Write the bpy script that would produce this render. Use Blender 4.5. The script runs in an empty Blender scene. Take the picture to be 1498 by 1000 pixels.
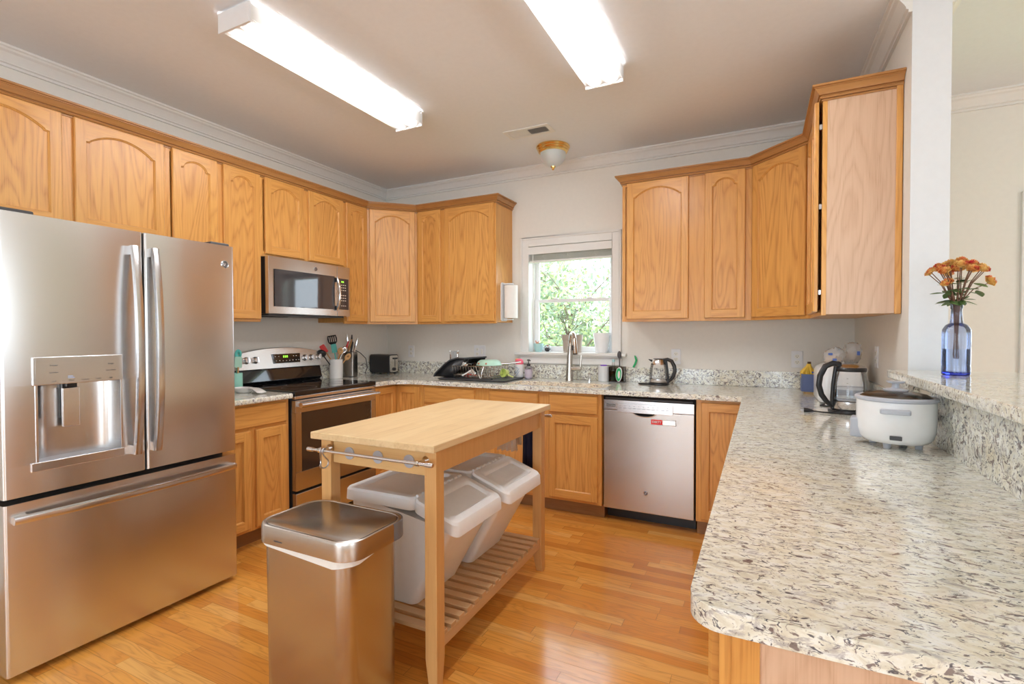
import bpy, bmesh, math, random
from mathutils import Vector, Matrix
from mathutils.geometry import tessellate_polygon
random.seed(7)
PI = math.pi
SC = bpy.context.scene
COL = SC.collection

# ------------------------------------------------------------ camera
CAMP = Vector((3.3691, -3.9399, 1.3005)); YAW, PIT, ROL, FPX = .4618, -.0183, -.0022, 728.69
cam = bpy.data.cameras.new('camera'); camo = bpy.data.objects.new('camera', cam); COL.objects.link(camo)
c_, s_ = math.cos(YAW), math.sin(YAW)
_r = Vector((c_, s_, 0)); _f = Vector((-s_, c_, 0)); _u = Vector((0, 0, 1))
F_ = _f*math.cos(PIT)+_u*math.sin(PIT); U0 = _u*math.cos(PIT)-_f*math.sin(PIT)
R_ = _r*math.cos(ROL)+U0*math.sin(ROL); U_ = U0*math.cos(ROL)-_r*math.sin(ROL)
camo.matrix_world = Matrix(((R_.x, U_.x, -F_.x, CAMP.x), (R_.y, U_.y, -F_.y, CAMP.y), (R_.z, U_.z, -F_.z, CAMP.z), (0, 0, 0, 1)))
cam.sensor_width = 36; cam.lens = FPX*36/1498; cam.clip_start = .05; cam.clip_end = 100
SC.camera = camo
# ------------------------------------------------------------ world, exposure, daylight
SC.view_settings.view_transform = 'Standard'; SC.view_settings.look = 'None'
SC.view_settings.exposure = 0.60; SC.view_settings.gamma = 1; SC.view_settings.use_curve_mapping = False
W = bpy.data.worlds.new('sky'); SC.world = W; W.use_nodes = True
bg = W.node_tree.nodes['Background']; bg.inputs[0].default_value = (.80, .91, 1.0, 1); bg.inputs[1].default_value = 3.9
def portal(loc, rot, sx, sy):
    l = bpy.data.lights.new('window_portal', 'AREA'); l.shape = 'RECTANGLE'; l.size = sx; l.size_y = sy
    l.cycles.is_portal = True
    o = bpy.data.objects.new('window_portal', l); o.location = loc; o.rotation_euler = rot; COL.objects.link(o)
# ------------------------------------------------------------ helpers: materials
class NB:
    def __init__(s, name):
        s.m = bpy.data.materials.new(name); s.m.use_nodes = True; s.t = s.m.node_tree
        s.b = s.t.nodes['Principled BSDF']; s.out = s.t.nodes['Material Output']
    def n(s, typ, ins=None, **props):
        nd = s.t.nodes.new(typ)
        for k, v in props.items(): setattr(nd, k, v)
        if ins:
            for k, v in ins.items():
                sock = nd.inputs[k]
                if isinstance(v, bpy.types.NodeSocket): s.t.links.new(v, sock)
                else: sock.default_value = v
        return nd
    def math(s, op, a, b=None, c=None):
        ins = {0: a}
        if b is not None: ins[1] = b
        if c is not None: ins[2] = c
        return s.n('ShaderNodeMath', ins, operation=op).outputs[0]
    def vmul(s, v, k): return s.n('ShaderNodeVectorMath', {0: v, 1: k}, operation='MULTIPLY').outputs[0]
    def vadd(s, v, k): return s.n('ShaderNodeVectorMath', {0: v, 1: k}, operation='ADD').outputs[0]
    def noise(s, v, scale=1, detail=2, rough=.5, dist=0):
        return s.n('ShaderNodeTexNoise', {'Vector': v, 'Scale': scale, 'Detail': detail, 'Roughness': rough, 'Distortion': dist}).outputs[0]
    def ramp(s, f, pts):
        nd = s.n('ShaderNodeValToRGB', {0: f}); e = nd.color_ramp.elements
        while len(e) < len(pts): e.new(.5)
        for i, (p, c) in enumerate(pts):
            e[i].position = p; e[i].color = (*c, 1) if len(c) == 3 else c
        return nd.outputs[0]
    def mix(s, f, a, b, mode='MIX'):
        nd = s.n('ShaderNodeMix', data_type='RGBA', blend_type=mode)
        for i, v in ((0, f), (6, a), (7, b)):
            if isinstance(v, bpy.types.NodeSocket): s.t.links.new(v, nd.inputs[i])
            else: nd.inputs[i].default_value = v if i == 0 else (*v, 1)
        return nd.outputs[2]
    def mapr(s, v, a, b, c=0, d=1):
        return s.n('ShaderNodeMapRange', {0: v, 1: a, 2: b, 3: c, 4: d}, clamp=True).outputs[0]
    def obj(s, rnd=True):
        v = s.n('ShaderNodeTexCoord').outputs['Object']
        if rnd:
            r = s.n('ShaderNodeObjectInfo').outputs['Random']
            cx = s.n('ShaderNodeCombineXYZ', {0: s.math('MULTIPLY', r, 7.3), 1: s.math('MULTIPLY', r, 13.7), 2: s.math('MULTIPLY', r, 5.1)}).outputs[0]
            v = s.vadd(v, cx)
        return v
    def set(s, **k):
        names = {'col': 'Base Color', 'rough': 'Roughness', 'metal': 'Metallic', 'trans': 'Transmission Weight', 'ior': 'IOR', 'coat': 'Coat Weight', 'coatr': 'Coat Roughness', 'emit': 'Emission Color', 'es': 'Emission Strength', 'spec': 'Specular IOR Level', 'normal': 'Normal', 'sub': 'Subsurface Weight', 'alpha': 'Alpha', 'aniso': 'Anisotropic', 'sheen': 'Sheen Weight'}
        for a, v in k.items():
            sock = s.b.inputs[names[a]]
            if isinstance(v, bpy.types.NodeSocket): s.t.links.new(v, sock)
            elif isinstance(v, tuple): sock.default_value = (*v, 1)
            else: sock.default_value = v
        return s.m
    def bump(s, h, strength=.2, dist=.01):
        return s.n('ShaderNodeBump', {'Height': h, 'Strength': strength, 'Distance': dist}).outputs[0]
M = {}
def plain(name, col, rough=.5, metal=0, bumpy=0, var=.012, **k):
    b = NB(name)
    v = b.obj(False); nz = b.noise(v, 35, 3)
    c = b.mix(b.mapr(nz, .3, .7, 0, 1), tuple(x*(1-var) for x in col), tuple(min(1, x*(1+var)) for x in col))
    if bumpy: k['normal'] = b.bump(b.noise(v, 350, 3), bumpy, .002)
    M[name] = b.set(col=c, rough=rough, metal=metal, **k); return M[name]
def glass(name, col=(1, 1, 1), rough=0.0, thin=False, ior=1.45):
    b = NB(name)
    if thin:
        tr = b.n('ShaderNodeBsdfTransparent', {0: (*col, 1)}).outputs[0]
        gl = b.n('ShaderNodeBsdfGlossy', {0: (1, 1, 1, 1), 1: .02}).outputs[0]
        fr = b.n('ShaderNodeFresnel', {0: 1.45}).outputs[0]
        mx = b.n('ShaderNodeMixShader', {0: b.math('MULTIPLY', fr, .9), 1: tr, 2: gl}).outputs[0]
        b.t.links.new(mx, b.out.inputs[0]); M[name] = b.m
    else: M[name] = b.set(col=col, rough=rough, trans=1.0, ior=ior)
    return M[name]
def oak(name, axis, light, dark, ring=9, amt=.6, gl=.33, wide=3.6, rndc=.22):
    b = NB(name); v = b.obj(True)
    lo = .34; sc = [wide]*3; fine = [300, 300, 300]; mid = [70, 70, 70]
    if axis == 'h': sc = [lo, lo, wide]; fine = [6, 6, 300]; mid = [2.2, 2.2, 60]
    else:
        i = 'xyz'.index(axis); sc[i] = lo; fine[i] = 6; mid[i] = 2.2
    n1 = b.noise(b.vmul(v, sc), 1.5, 3, .42, .35)
    st = b.noise(b.vmul(v, fine), 1, 2, .6); md = b.noise(b.vmul(v, mid), 1, 3, .6)
    w = b.math('FRACT', b.math('ADD', b.math('MULTIPLY', n1, ring*2.6), b.math('MULTIPLY', md, .35)))
    line = b.ramp(w, [(0, (1,)*3), (.10, (.55,)*3), (.38, (.08,)*3), (.70, (.12,)*3), (1, (1,)*3)])
    amtm = b.math('MULTIPLY', line, b.math('MULTIPLY', b.mapr(st, .35, .65, .35, 1.0), amt))
    r = b.n('ShaderNodeObjectInfo').outputs['Random']
    base = b.mix(b.math('ADD', b.mapr(md, .3, .7, 0, .40), b.math('MULTIPLY', r, rndc*2)), light, tuple(.5*(x+y) for x, y in zip(light, dark)))
    c = b.mix(amtm, base, dark)
    c = b.mix(b.mapr(st, .56, .74, 0, .40), c, dark)
    M[name] = b.set(col=c, rough=gl, normal=b.bump(st, .04, .001), coat=.15, coatr=.25); return M[name]
OL, OD = (.82, .425, .115), (.50, .19, .036)
oak('oak', 'z', OL, OD); oak('oak_rail', 'h', OL, OD)
oak('oak_panel', 'z', (.84, .44, .125), (.48, .18, .034), ring=11, amt=.85, wide=2.8)
oak('oak_crown', 'h', (.52, .25, .078), (.30, .12, .032), amt=.5)
oak('oak_veneer', 'z', (.76, .53, .37), (.55, .32, .19), ring=8, amt=.7, wide=2.4, gl=.4)
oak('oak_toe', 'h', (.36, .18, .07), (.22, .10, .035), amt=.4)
oak('birch_x', 'h', (.74, .47, .20), (.56, .30, .10), ring=5, amt=.25, gl=.4)
oak('birch_z', 'z', (.74, .43, .165), (.52, .25, .075), ring=4, amt=.3, gl=.4)
oak('slat_wood', 'h', (.66, .43, .23), (.46, .25, .11), ring=4, amt=.3, gl=.4)
# butcher block: staves along y
def block():
    b = NB('butcher_block'); v = b.obj(False); x = b.n('ShaderNodeSeparateXYZ', {0: v})
    sx = b.math('FLOOR', b.math('MULTIPLY', x.outputs[0], 24.0))
    wn = b.n('ShaderNodeTexWhiteNoise', {'W': sx}, noise_dimensions='1D').outputs[0]
    sy = b.math('FLOOR', b.math('ADD', b.math('MULTIPLY', x.outputs[1], 2.1), b.math('MULTIPLY', wn, 3.0)))
    wn2 = b.n('ShaderNodeTexWhiteNoise', {'W': b.math('ADD', sx, b.math('MULTIPLY', sy, 17.3))}, noise_dimensions='1D').outputs[0]
    g = b.noise(b.vmul(v, (70, 4, 70)), 1, 3, .6)
    c = b.mix(b.math('MULTIPLY', wn2, .55), (.80, .60, .34), (.71, .49, .25))
    c = b.mix(b.mapr(g, .5, .8, 0, .5), c, (.52, .32, .14))
    c = b.mix(b.mapr(b.noise(v, 3, 3), .5, .75, 0, .35), c, (.50, .33, .17))
    M['butcher_block'] = b.set(col=c, rough=.42)
block()
def floor_mat():
    b = NB('wood_floor'); v = b.obj(False); x = b.n('ShaderNodeSeparateXYZ', {0: v})
    yy = b.math('DIVIDE', x.outputs[1], .057); row = b.math('FLOOR', yy)
    wn = b.n('ShaderNodeTexWhiteNoise', {'W': row}, noise_dimensions='1D').outputs[0]
    wb = b.n('ShaderNodeTexWhiteNoise', {'W': b.math('ADD', row, 91.7)}, noise_dimensions='1D').outputs[0]
    ln = b.math('ADD', .38, b.math('MULTIPLY', wb, .55))
    xx = b.math('DIVIDE', b.math('ADD', x.outputs[0], b.math('MULTIPLY', wn, 9.0)), ln); colm = b.math('FLOOR', xx)
    w2 = b.n('ShaderNodeTexWhiteNoise', {0: b.n('ShaderNodeCombineXYZ', {0: row, 1: colm}).outputs[0]}, noise_dimensions='2D').outputs[0]
    off = b.n('ShaderNodeCombineXYZ', {0: b.math('MULTIPLY', w2, 31.0), 1: b.math('MULTIPLY', w2, 17.0), 2: b.math('MULTIPLY', row, 3.1)}).outputs[0]
    vv = b.vadd(v, off)
    n1 = b.noise(b.vmul(vv, (.9, 8, 8)), 1.5, 2, .5, .3)
    ring = b.ramp(b.math('FRACT', b.math('MULTIPLY', n1, 13)), [(0, (.9,)*3), (.15, (.3,)*3), (.6, (0,)*3), (1, (.8,)*3)])
    st = b.noise(b.vmul(vv, (6, 200, 200)), 1, 2, .6)
    base = b.ramp(w2, [(0, (.60, .21, .032)), (.10, (.72, .28, .045)), (.4, (.80, .34, .058)), (.75, (.86, .40, .08)), (1, (.88, .47, .13))])
    c = b.mix(b.math('MULTIPLY', ring, b.mapr(st, .3, .7, .15, .6)), base, (.36, .13, .03))
    fy = b.math('FRACT', yy); e1 = b.math('MINIMUM', fy, b.math('SUBTRACT', 1, fy))
    fx = b.math('FRACT', xx); e2 = b.math('MULTIPLY', b.math('MINIMUM', fx, b.math('SUBTRACT', 1, fx)), 8)
    gap = b.mapr(b.math('MINIMUM', e1, e2), 0, .022, 1, 0)
    c = b.mix(b.math('MULTIPLY', gap, .6), c, (.16, .06, .02))
    wv = b.noise(b.vmul(v, (1, 2, 1)), 5, 2)
    M['wood_floor'] = b.set(col=c, rough=b.mapr(st, .3, .7, .16, .26), normal=b.bump(b.math('ADD', wv, b.math('MULTIPLY', gap, -.4)), .10, .01), coat=.35, coatr=.12)
floor_mat()
def granite(name, stretch=(1, 1, 1), dk=0.0):
    b = NB(name); v0 = b.vmul(b.obj(False), stretch)
    wp = b.n('ShaderNodeTexNoise', {'Vector': v0, 'Scale': 18, 'Detail': 2}).outputs[1]
    v = b.vadd(v0, b.vmul(wp, (.035, .035, .035)))
    big = b.noise(v, 11, 3, .6); mid = b.noise(v, 52, 4, .65, .6); sm = b.noise(b.vadd(v, (3.3, 1.7, 9)), 74, 3, .65, 1.0)
    sp = b.noise(b.vadd(v, (7.1, 4.2, 2)), 105, 3, .65, 1.2); cr = b.noise(b.vadd(v, (1.9, 8.8, 5)), 48, 5, .7, 1.0)
    c = b.ramp(mid, [(0, (.52, .49, .40)), (.38, (.74, .72, .60)), (.5, (.86, .86, .76)), (.62, (.91, .93, .89)), (1, (.76, .78, .78))])
    c = b.mix(b.mapr(big, .54, .72, 0, .30), c, (.86, .72, .42))
    c = b.mix(b.mapr(cr, .545-dk, .635-dk, 0, .70), c, (.40, .38, .38))
    c = b.mix(b.mapr(sm, .58-dk, .64-dk, 0, .85), c, (.15, .10, .10))
    c = b.mix(b.mapr(sp, .585-dk, .64-dk, 0, .9), c, (.06, .06, .08))
    M[name] = b.set(col=c, rough=.10, coat=.3, coatr=.04)
granite('granite', (.66, .66, .66), .022); granite('granite_top', (.58, 1.05, 1))
def steel(name, col=(.60, .57, .54), rough=.27, axis='h', wavy=0.0, aniso=.55):
    b = NB(name); v = b.obj(False)
    f = {'h': (9, 9, 700), 'z': (700, 700, 9), 'x': (9, 700, 700), 'y': (700, 9, 700)}[axis]
    st = b.noise(b.vmul(v, f), 1, 2, .6)
    k = {}
    if wavy:
        h = b.math('MULTIPLY', b.noise(b.vmul(v, (2.6, 2.6, .6)), 2.2, 1, .4, .4), wavy)
        k['normal'] = b.n('ShaderNodeBump', {'Height': h, 'Strength': 1.0, 'Distance': 1.0}).outputs[0]
    c = b.mix(b.mapr(st, .3, .7, 0, 1), tuple(x*.975 for x in col), tuple(min(1, x*1.025) for x in col))
    M[name] = b.set(col=c, rough=rough, metal=1.0, **k)
    if axis == 'h' and aniso:
        b.b.inputs['Anisotropic'].default_value = aniso
        tg = b.n('ShaderNodeTangent', direction_type='RADIAL', axis='Z'); b.t.links.new(tg.outputs[0], b.b.inputs['Tangent'])
    return M[name]
steel('steel', wavy=.0007); steel('steel_fridge', (.70, .69, .68), .27, wavy=.0018, aniso=0); steel('steel_dark', (.36, .33, .30), .30)
steel('steel_bar', (.72, .71, .72), .22, axis='h', aniso=0); steel('steel_bar_z', (.70, .70, .72), .22, axis='z')
steel('steel_can', (.52, .48, .44), .27, axis='h'); steel('steel_can_lid', (.46, .43, .40), .24, axis='x')
steel('sink_steel', (.72, .72, .72), .22, axis='x')
plain('chrome', (.80, .80, .82), .08, 1); plain('nickel', (.62, .58, .53), .2, 1); plain('brass', (.85, .58, .22), .14, 1); plain('zinc', (.55, .55, .57), .3, 1)
plain('wall_paint', (.82, .79, .73), .75); plain('wall_white', (.75, .77, .79), .7); plain('ceiling_paint', (.81, .83, .86), .85)
plain('trim_paint', (.80, .79, .76), .4); plain('dining_paint', (.83, .80, .70), .75)
plain('white_plastic', (.82, .82, .83), .35); plain('bin_plastic', (.90, .91, .92), .35); plain('blind_vinyl', (.70, .68, .62), .5); plain('bin_body', (.90, .90, .89), .45)
plain('black_plastic', (.02, .02, .022), .3); plain('black_gloss', (.012, .011, .012), .06, coat=.5); plain('dark_grey', (.06, .06, .065), .4); plain('grey_plastic', (.44, .45, .50), .4)
plain('lid_grey', (.50, .53, .60), .35); plain('hinge_grey', (.16, .16, .17), .35); plain('oven_glass', (.045, .028, .02), .08, coat=.6); plain('mw_glass', (.05, .045, .05), .05, coat=.8)
plain('ivory', (.85, .82, .74), .4); plain('paper', (.88, .86, .82), .9); plain('ceramic', (.78, .76, .74), .3); plain('white_enamel', (.92, .94, .96), .25, coat=.3)
plain('mint', (.36, .72, .60), .45); plain('mint_pale', (.50, .76, .62), .3); plain('teal', (.10, .50, .44), .45); plain('turquoise', (.45, .72, .72), .4)
plain('red', (.75, .05, .05), .4); plain('tag_red', (.85, .03, .03), .5); plain('pink', (.95, .16, .25), .4); plain('orange', (.95, .40, .10), .4); plain('green', (.02, .42, .14), .45); plain('blue', (.05, .12, .45), .4)
plain('wood_utensil', (.60, .33, .13), .5); plain('terracotta', (.60, .25, .15), .7); plain('taupe', (.42, .35, .29), .6); plain('navy', (.02, .02, .05), .9); plain('pale_blue', (.42, .58, .85), .8)
plain('banana', (.85, .55, .06), .5); plain('banana_tip', (.10, .05, .02), .7); plain('slate_blue', (.11, .15, .31), .5); plain('bamboo', (.70, .48, .22), .5)
plain('leaf', (.13, .22, .07), .5); plain('stem', (.20, .10, .06), .7); plain('tree_bark', (.20, .15, .12), .9); plain('purple', (.25, .08, .6), .4); plain('lime', (.72, .82, .25), .35)
plain('lilac', (.55, .47, .55), .3); plain('screen_green', (.25, .7, .05), .4, emit=(.3, .9, .05), es=1.0); plain('print', (.10, .10, .11), .5); plain('granite_marble', (.70, .72, .74), .35)
plain('bread', (.70, .50, .32), .8); plain('bag_film', (.80, .82, .84), .2, alpha=.35); plain('grass_mat', (.30, .42, .16), .95); plain('siding', (.85, .85, .85), .8); plain('gravel', (.10, .09, .10), .9); plain('label_blue', (.25, .42, .62), .5)
plain('fridge_side', (.10, .10, .105), .45); plain('void', (.01, .008, .007), .8); plain('curtain', (.72, .70, .66), .9)
def rose():
    b = NB('rose_petal'); v = b.obj(False)
    c = b.ramp(b.noise(v, 28, 2), [(0, (.90, .52, .10)), (.47, (.92, .60, .20)), (.56, (.85, .34, .10)), (.68, (.62, .03, .05))])
    M['rose_petal'] = b.set(col=c, rough=.6)
rose()
def tree_leaf():
    b = NB('tree_leaf'); v = b.obj(False)
    c = b.ramp(b.noise(v, 9, 2), [(0, (.13, .19, .11)), (.45, (.25, .32, .22)), (.6, (.50, .54, .24)), (.8, (.38, .44, .42))])
    M['tree_leaf'] = b.set(col=c, rough=.55)
tree_leaf()
glass('pane', (.97, .99, 1), thin=True); glass('clear_glass', (1, 1, 1), thin=True); glass('blue_glass', (.72, .80, .99), thin=True); glass('blue_base', (.05, .08, .75), ior=1.3); glass('clear_plastic', (.90, .92, .95), thin=True)
glass('water_blue', (.90, .94, .98), thin=True); glass('frost', (.85, .86, .86), thin=True); glass('smoke_glass', (.55, .48, .42), thin=True)
def emis(name, col, strength, edge=False):
    b = NB(name)
    if edge:
        v = b.obj(False); xyz = b.n('ShaderNodeSeparateXYZ', {0: v}).outputs
        t = b.math('ABSOLUTE', b.math('SUBTRACT', b.math('ABSOLUTE', xyz[0]), .047))
        f = b.math('MULTIPLY', b.ramp(b.mapr(t, 0, .055), [(0, (1,)*3), (.30, (.6,)*3), (.60, (.06,)*3), (.78, (.0125,)*3), (1, (.012,)*3)]), b.mapr(b.math('ABSOLUTE', xyz[1]), .515, .585, 1, .012)); f = b.math('MULTIPLY', f, strength)
        M[name] = b.set(col=(.8, .8, .78), emit=col, es=f, rough=.4)
    else: M[name] = b.set(col=(.8, .8, .8), emit=col, es=strength)
emis('tube_lens', (.97, .98, 1.0), 37.0, True)
b = NB('frosted_shade'); M['frosted_shade'] = b.set(col=(.62, .66, .66), rough=.35, sub=.3)
# ------------------------------------------------------------ helpers: geometry
class Fr:
    def __init__(s, O, U, N): s.O, s.U, s.N = Vector(O), Vector(U).normalized(), Vector(N).normalized()
    def __call__(s, a, n, z): return s.O+s.U*a+s.N*n+Vector((0, 0, z))
XF = {}
def inv_root(o):
    while o is not None:
        if o.name in XF: return XF[o.name]
        o = o.parent
    return Matrix()
class MB:
    def __init__(s, fr=None): s.bm = bmesh.new(); s.fr = fr; s.mats = []; s.mi = 0
    def mat(s, m):
        if m not in s.mats: s.mats.append(m)
        s.mi = s.mats.index(m); return s
    def P(s, p): return s.fr(*p) if s.fr else Vector(p)
    def face(s, vs):
        try: f = s.bm.faces.new(vs); f.material_index = s.mi; return f
        except ValueError: return None
    def poly(s, pts): s.face([s.bm.verts.new(s.P(p)) for p in pts]); return s
    def box(s, a0, a1, b0, b1, c0, c1):
        v = [s.bm.verts.new(s.P((x, y, z))) for z in (c0, c1) for x, y in ((a0, b0), (a1, b0), (a1, b1), (a0, b1))]
        for q in ((0, 3, 2, 1), (4, 5, 6, 7), (0, 1, 5, 4), (1, 2, 6, 5), (2, 3, 7, 6), (3, 0, 4, 7)): s.face([v[i] for i in q])
        return s
    def rings(s, rs, closed=True, caps=True):
        R = [[s.bm.verts.new(s.P(p)) for p in r] for r in rs]
        n = len(R[0])
        for a, b in zip(R, R[1:]):
            for i in range(n if closed else n-1):
                j = (i+1) % n; s.face([a[i], a[j], b[j], b[i]])
        if caps and closed:
            s.face(R[0][::-1]); s.face(R[-1])
        return s
    def prism(s, pts, z0, z1): return s.rings([[(x, y, z0) for x, y in pts], [(x, y, z1) for x, y in pts]])
    def extr(s, pts3, d):
        d = Vector(d); return s.rings([[tuple(Vector(p)) for p in pts3], [tuple(Vector(p)+d) for p in pts3]])
    def lathe(s, prof, c=(0, 0), seg=32, ex=1, ey=1, caps=True, rot=0, axis=None):
        rs = []
        for r, z in prof:
            ring = []
            for i in range(seg):
                a = 2*PI*i/seg+rot
                if axis is None: ring.append((c[0]+r*ex*math.cos(a), c[1]+r*ey*math.sin(a), z))
                else:
                    o, d = axis; d = Vector(d).normalized(); t = d.orthogonal().normalized(); w = d.cross(t)
                    ring.append(tuple(Vector(o)+d*z+t*(r*math.cos(a))+w*(r*math.sin(a))))
            rs.append(ring)
        return s.rings(rs, True, caps)
    def tube(s, pts, r, seg=8, closed=False, flat=1.0, up=None):
        pts = [Vector(p) for p in pts]; n = len(pts); rs = []
        rr = r if isinstance(r, (list, tuple)) else [r]*n
        prev = None
        for i in range(n):
            if closed: t = pts[(i+1) % n]-pts[i-1]
            else: t = pts[min(i+1, n-1)]-pts[max(i-1, 0)]
            t = t.normalized()
            if prev is None:
                a = Vector(up) if up else (Vector((0, 0, 1)) if abs(t.z) < .9 else Vector((1, 0, 0)))
                u = (a-t*a.dot(t)).normalized()
            else: u = (prev-t*prev.dot(t)).normalized()
            prev = u; w = t.cross(u)
            rs.append([tuple(pts[i]+u*(rr[i]*math.cos(2*PI*k/seg))+w*(rr[i]*flat*math.sin(2*PI*k/seg))) for k in range(seg)])
        if closed: rs.append(rs[0]); return s.rings(rs, True, False)
        return s.rings(rs)
    def cyl(s, a, b, r, r2=None, seg=20): return s.tube([a, b], [r, r if r2 is None else r2], seg)
    def ball(s, c, r, sz=1, seg=16, n=8, sx=1, sy=1):
        return s.lathe([(max(1e-4, r*math.sin(PI*i/n)), c[2]-r*sz*math.cos(PI*i/n)) for i in range(n+1)], (c[0], c[1]), seg, sx, sy, caps=False)
    def build(s, name, mat=None, parent=None, bevel=0, seg=2, smooth=True, angle=40, solid=0, sub=0, facing=None):
        bmesh.ops.remove_doubles(s.bm, verts=s.bm.verts, dist=1e-6)
        bmesh.ops.recalc_face_normals(s.bm, faces=s.bm.faces)
        if facing is not None:
            for f in s.bm.faces:
                if f.normal.dot(facing) < -.02: f.normal_flip()
        me = bpy.data.meshes.new(name)
        if parent is not None: s.bm.transform(inv_root(parent))
        s.bm.to_mesh(me); s.bm.free()
        for m in ([mat] if mat and not s.mats else s.mats): me.materials.append(M[m])
        if smooth:
            me.polygons.foreach_set('use_smooth', [True]*len(me.polygons)); me.set_sharp_from_angle(angle=math.radians(angle))
        o = bpy.data.objects.new(name, me); COL.objects.link(o)
        if parent is not None: o.parent = parent
        if solid:
            md = o.modifiers.new('thickness', 'SOLIDIFY'); md.thickness = solid; md.offset = 0
        if bevel:
            md = o.modifiers.new('bevel', 'BEVEL'); md.width = bevel; md.segments = seg; md.limit_method = 'ANGLE'; md.angle_limit = math.radians(35)
            md.harden_normals = True
        if sub:
            md = o.modifiers.new('sub', 'SUBSURF'); md.levels = sub; md.render_levels = sub
        return o
def recentre(o, loc):
    """give a one-mesh thing an origin at its own place"""
    o.data.transform(Matrix.Translation(-Vector(loc))); o.location = loc
def tag(o, label=None, cat=None, group=None, kind=None):
    if label: o['label'] = label
    if cat: o['category'] = cat
    if group: o['group'] = group
    if kind: o['kind'] = kind
    return o
def thing(name, label, cat, loc=(0, 0, 0), rz=0, group=None):
    o = bpy.data.objects.new(name, None); o.empty_display_size = .05; COL.objects.link(o); o.location = loc; o.rotation_euler = (0, 0, rz)
    XF[o.name] = (Matrix.Translation(Vector(loc)) @ Matrix.Rotation(rz, 4, 'Z')).inverted()
    return tag(o, label, cat, group)
def one(mb, name, mat, label, cat, loc, group=None, **k):
    o = mb.build(name, mat, **k); recentre(o, loc); return tag(o, label, cat, group)
def struct(o): o['kind'] = 'structure'; return o
def copy_tree(o, parent=None):
    c = o.copy(); COL.objects.link(c)
    if parent is not None: c.parent = parent
    for ch in list(o.children): copy_tree(ch, c)
    return c
def rrect(x0, x1, y0, y1, r, n=6):
    pts = []
    for cx, cy, a0 in ((x1-r, y1-r, 0), (x0+r, y1-r, 90), (x0+r, y0+r, 180), (x1-r, y0+r, 270)):
        for i in range(n+1):
            a = math.radians(a0+90*i/n); pts.append((cx+r*math.cos(a), cy+r*math.sin(a)))
    return pts
def text(body, size, fr, mat, parent, name='lettering', label=None, depth=.0006, bold=0.0):
    """fr: Fr whose origin is the text centre, U reading direction, N out of the surface"""
    cu = bpy.data.curves.new('t', 'FONT'); cu.body = body; cu.size = size; cu.align_x = 'CENTER'; cu.align_y = 'CENTER'; cu.extrude = depth; cu.offset = bold
    to = bpy.data.objects.new('t', cu); COL.objects.link(to); dg = bpy.context.evaluated_depsgraph_get()
    me = bpy.data.meshes.new_from_object(to.evaluated_get(dg)); bpy.data.objects.remove(to)
    Uv, Nv = fr.U, fr.N; Vv = Vector((0, 0, 1)) if abs(Nv.z) < .5 else Nv.cross(Uv)
    mt = Matrix(((Uv.x, Vv.x, Nv.x, fr.O.x), (Uv.y, Vv.y, Nv.y, fr.O.y), (Uv.z, Vv.z, Nv.z, fr.O.z), (0, 0, 0, 1)))
    me.transform(inv_root(parent) @ mt); me.materials.clear(); me.materials.append(M[mat]); me.name = name
    o = bpy.data.objects.new(name, me); COL.objects.link(o); o.parent = parent
    if label: o['label'] = label
    return o
# ============================================================ SETTING
H = 2.716; XR = 3.927; XR2 = 4.055; YE = -1.331; XE = 7.4; YB = -7.2
struct(MB().mat('wood_floor').box(-.15, XE+.15, YB-.15, .15, -.05, 0).build('floor', None, smooth=False))
struct(MB().mat('ceiling_paint').box(-.15, XE+.15, YB-.15, .15, H, H+.05).build('ceiling', None, smooth=False))
def wall_holes(name, axis, c0, c1, a0, a1, holes, mat):
    """wall slab along an axis with rectangular openings (a0,a1,z0,z1)"""
    m = MB().mat(mat); xs = sorted({a0, a1, *[h[0] for h in holes], *[h[1] for h in holes]})
    for u, v in zip(xs, xs[1:]):
        hs = [h for h in holes if h[0] <= u+1e-6 and h[1] >= v-1e-6]
        zs = [0]+[z for h in hs for z in (h[2], h[3])]+[H]
        for i in range(0, len(zs), 2):
            if zs[i+1]-zs[i] > 1e-4:
                if axis == 'x': m.box(u, v, c0, c1, zs[i], zs[i+1])
                else: m.box(c0, c1, u, v, zs[i], zs[i+1])
    return struct(m.build(name, None, smooth=False))
WX0, WX1, WZ0, WZ1 = 1.572, 2.312, 1.118, 2.045
wall_holes('wall_back', 'x', 0, .13, 0, XE, [(WX0, WX1, WZ0, WZ1), (4.80, 6.5, .35, 2.04)], 'wall_paint')
wall_holes('wall_left', 'y', -.13, 0, YB, .13, [], 'wall_paint')
wall_holes('wall_front', 'x', YB-.13, YB, 0, XE, [(.7, 2.5, .1, 2.1), (3.4, 5.2, .6, 2.1)], 'wall_paint')
wall_holes('wall_east', 'y', XE, XE+.13, YB, .13, [(-4.6, -2.8, .3, 2.15), (-6.8, -5.0, .3, 2.15)], 'dining_paint')
portal((1.6, YB-.02, 1.1), (-PI/2, 0, 0), 1.8, 2.0); portal((4.3, YB-.02, 1.35), (-PI/2, 0, 0), 1.8, 1.5)
portal((XE+.02, -3.7, 1.22), (0, PI/2, 0), 1.85, 2.0); portal((XE+.02, -5.9, 1.22), (0, PI/2, 0), 1.85, 1.8)
portal((5.65, .02, 1.2), (PI/2, 0, PI), 1.7, 1.7); portal((1.942, .14, 1.58), (PI/2, 0, PI), .74, .93)
m = MB().mat('wall_paint'); m.box(XR, XR2, YE+.004, 0, 0, H); m.mat('wall_white').box(XR-.0005, XR2+.0005, YE, YE+.004, 0, H)
struct(m.build('wall_right', None, smooth=False))
ZB = 1.143
m = MB().mat('wall_paint').box(XR, XR2, -3.5, YE, 0, ZB-.035); struct(m.build('wall_bar', None, smooth=False))
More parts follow.
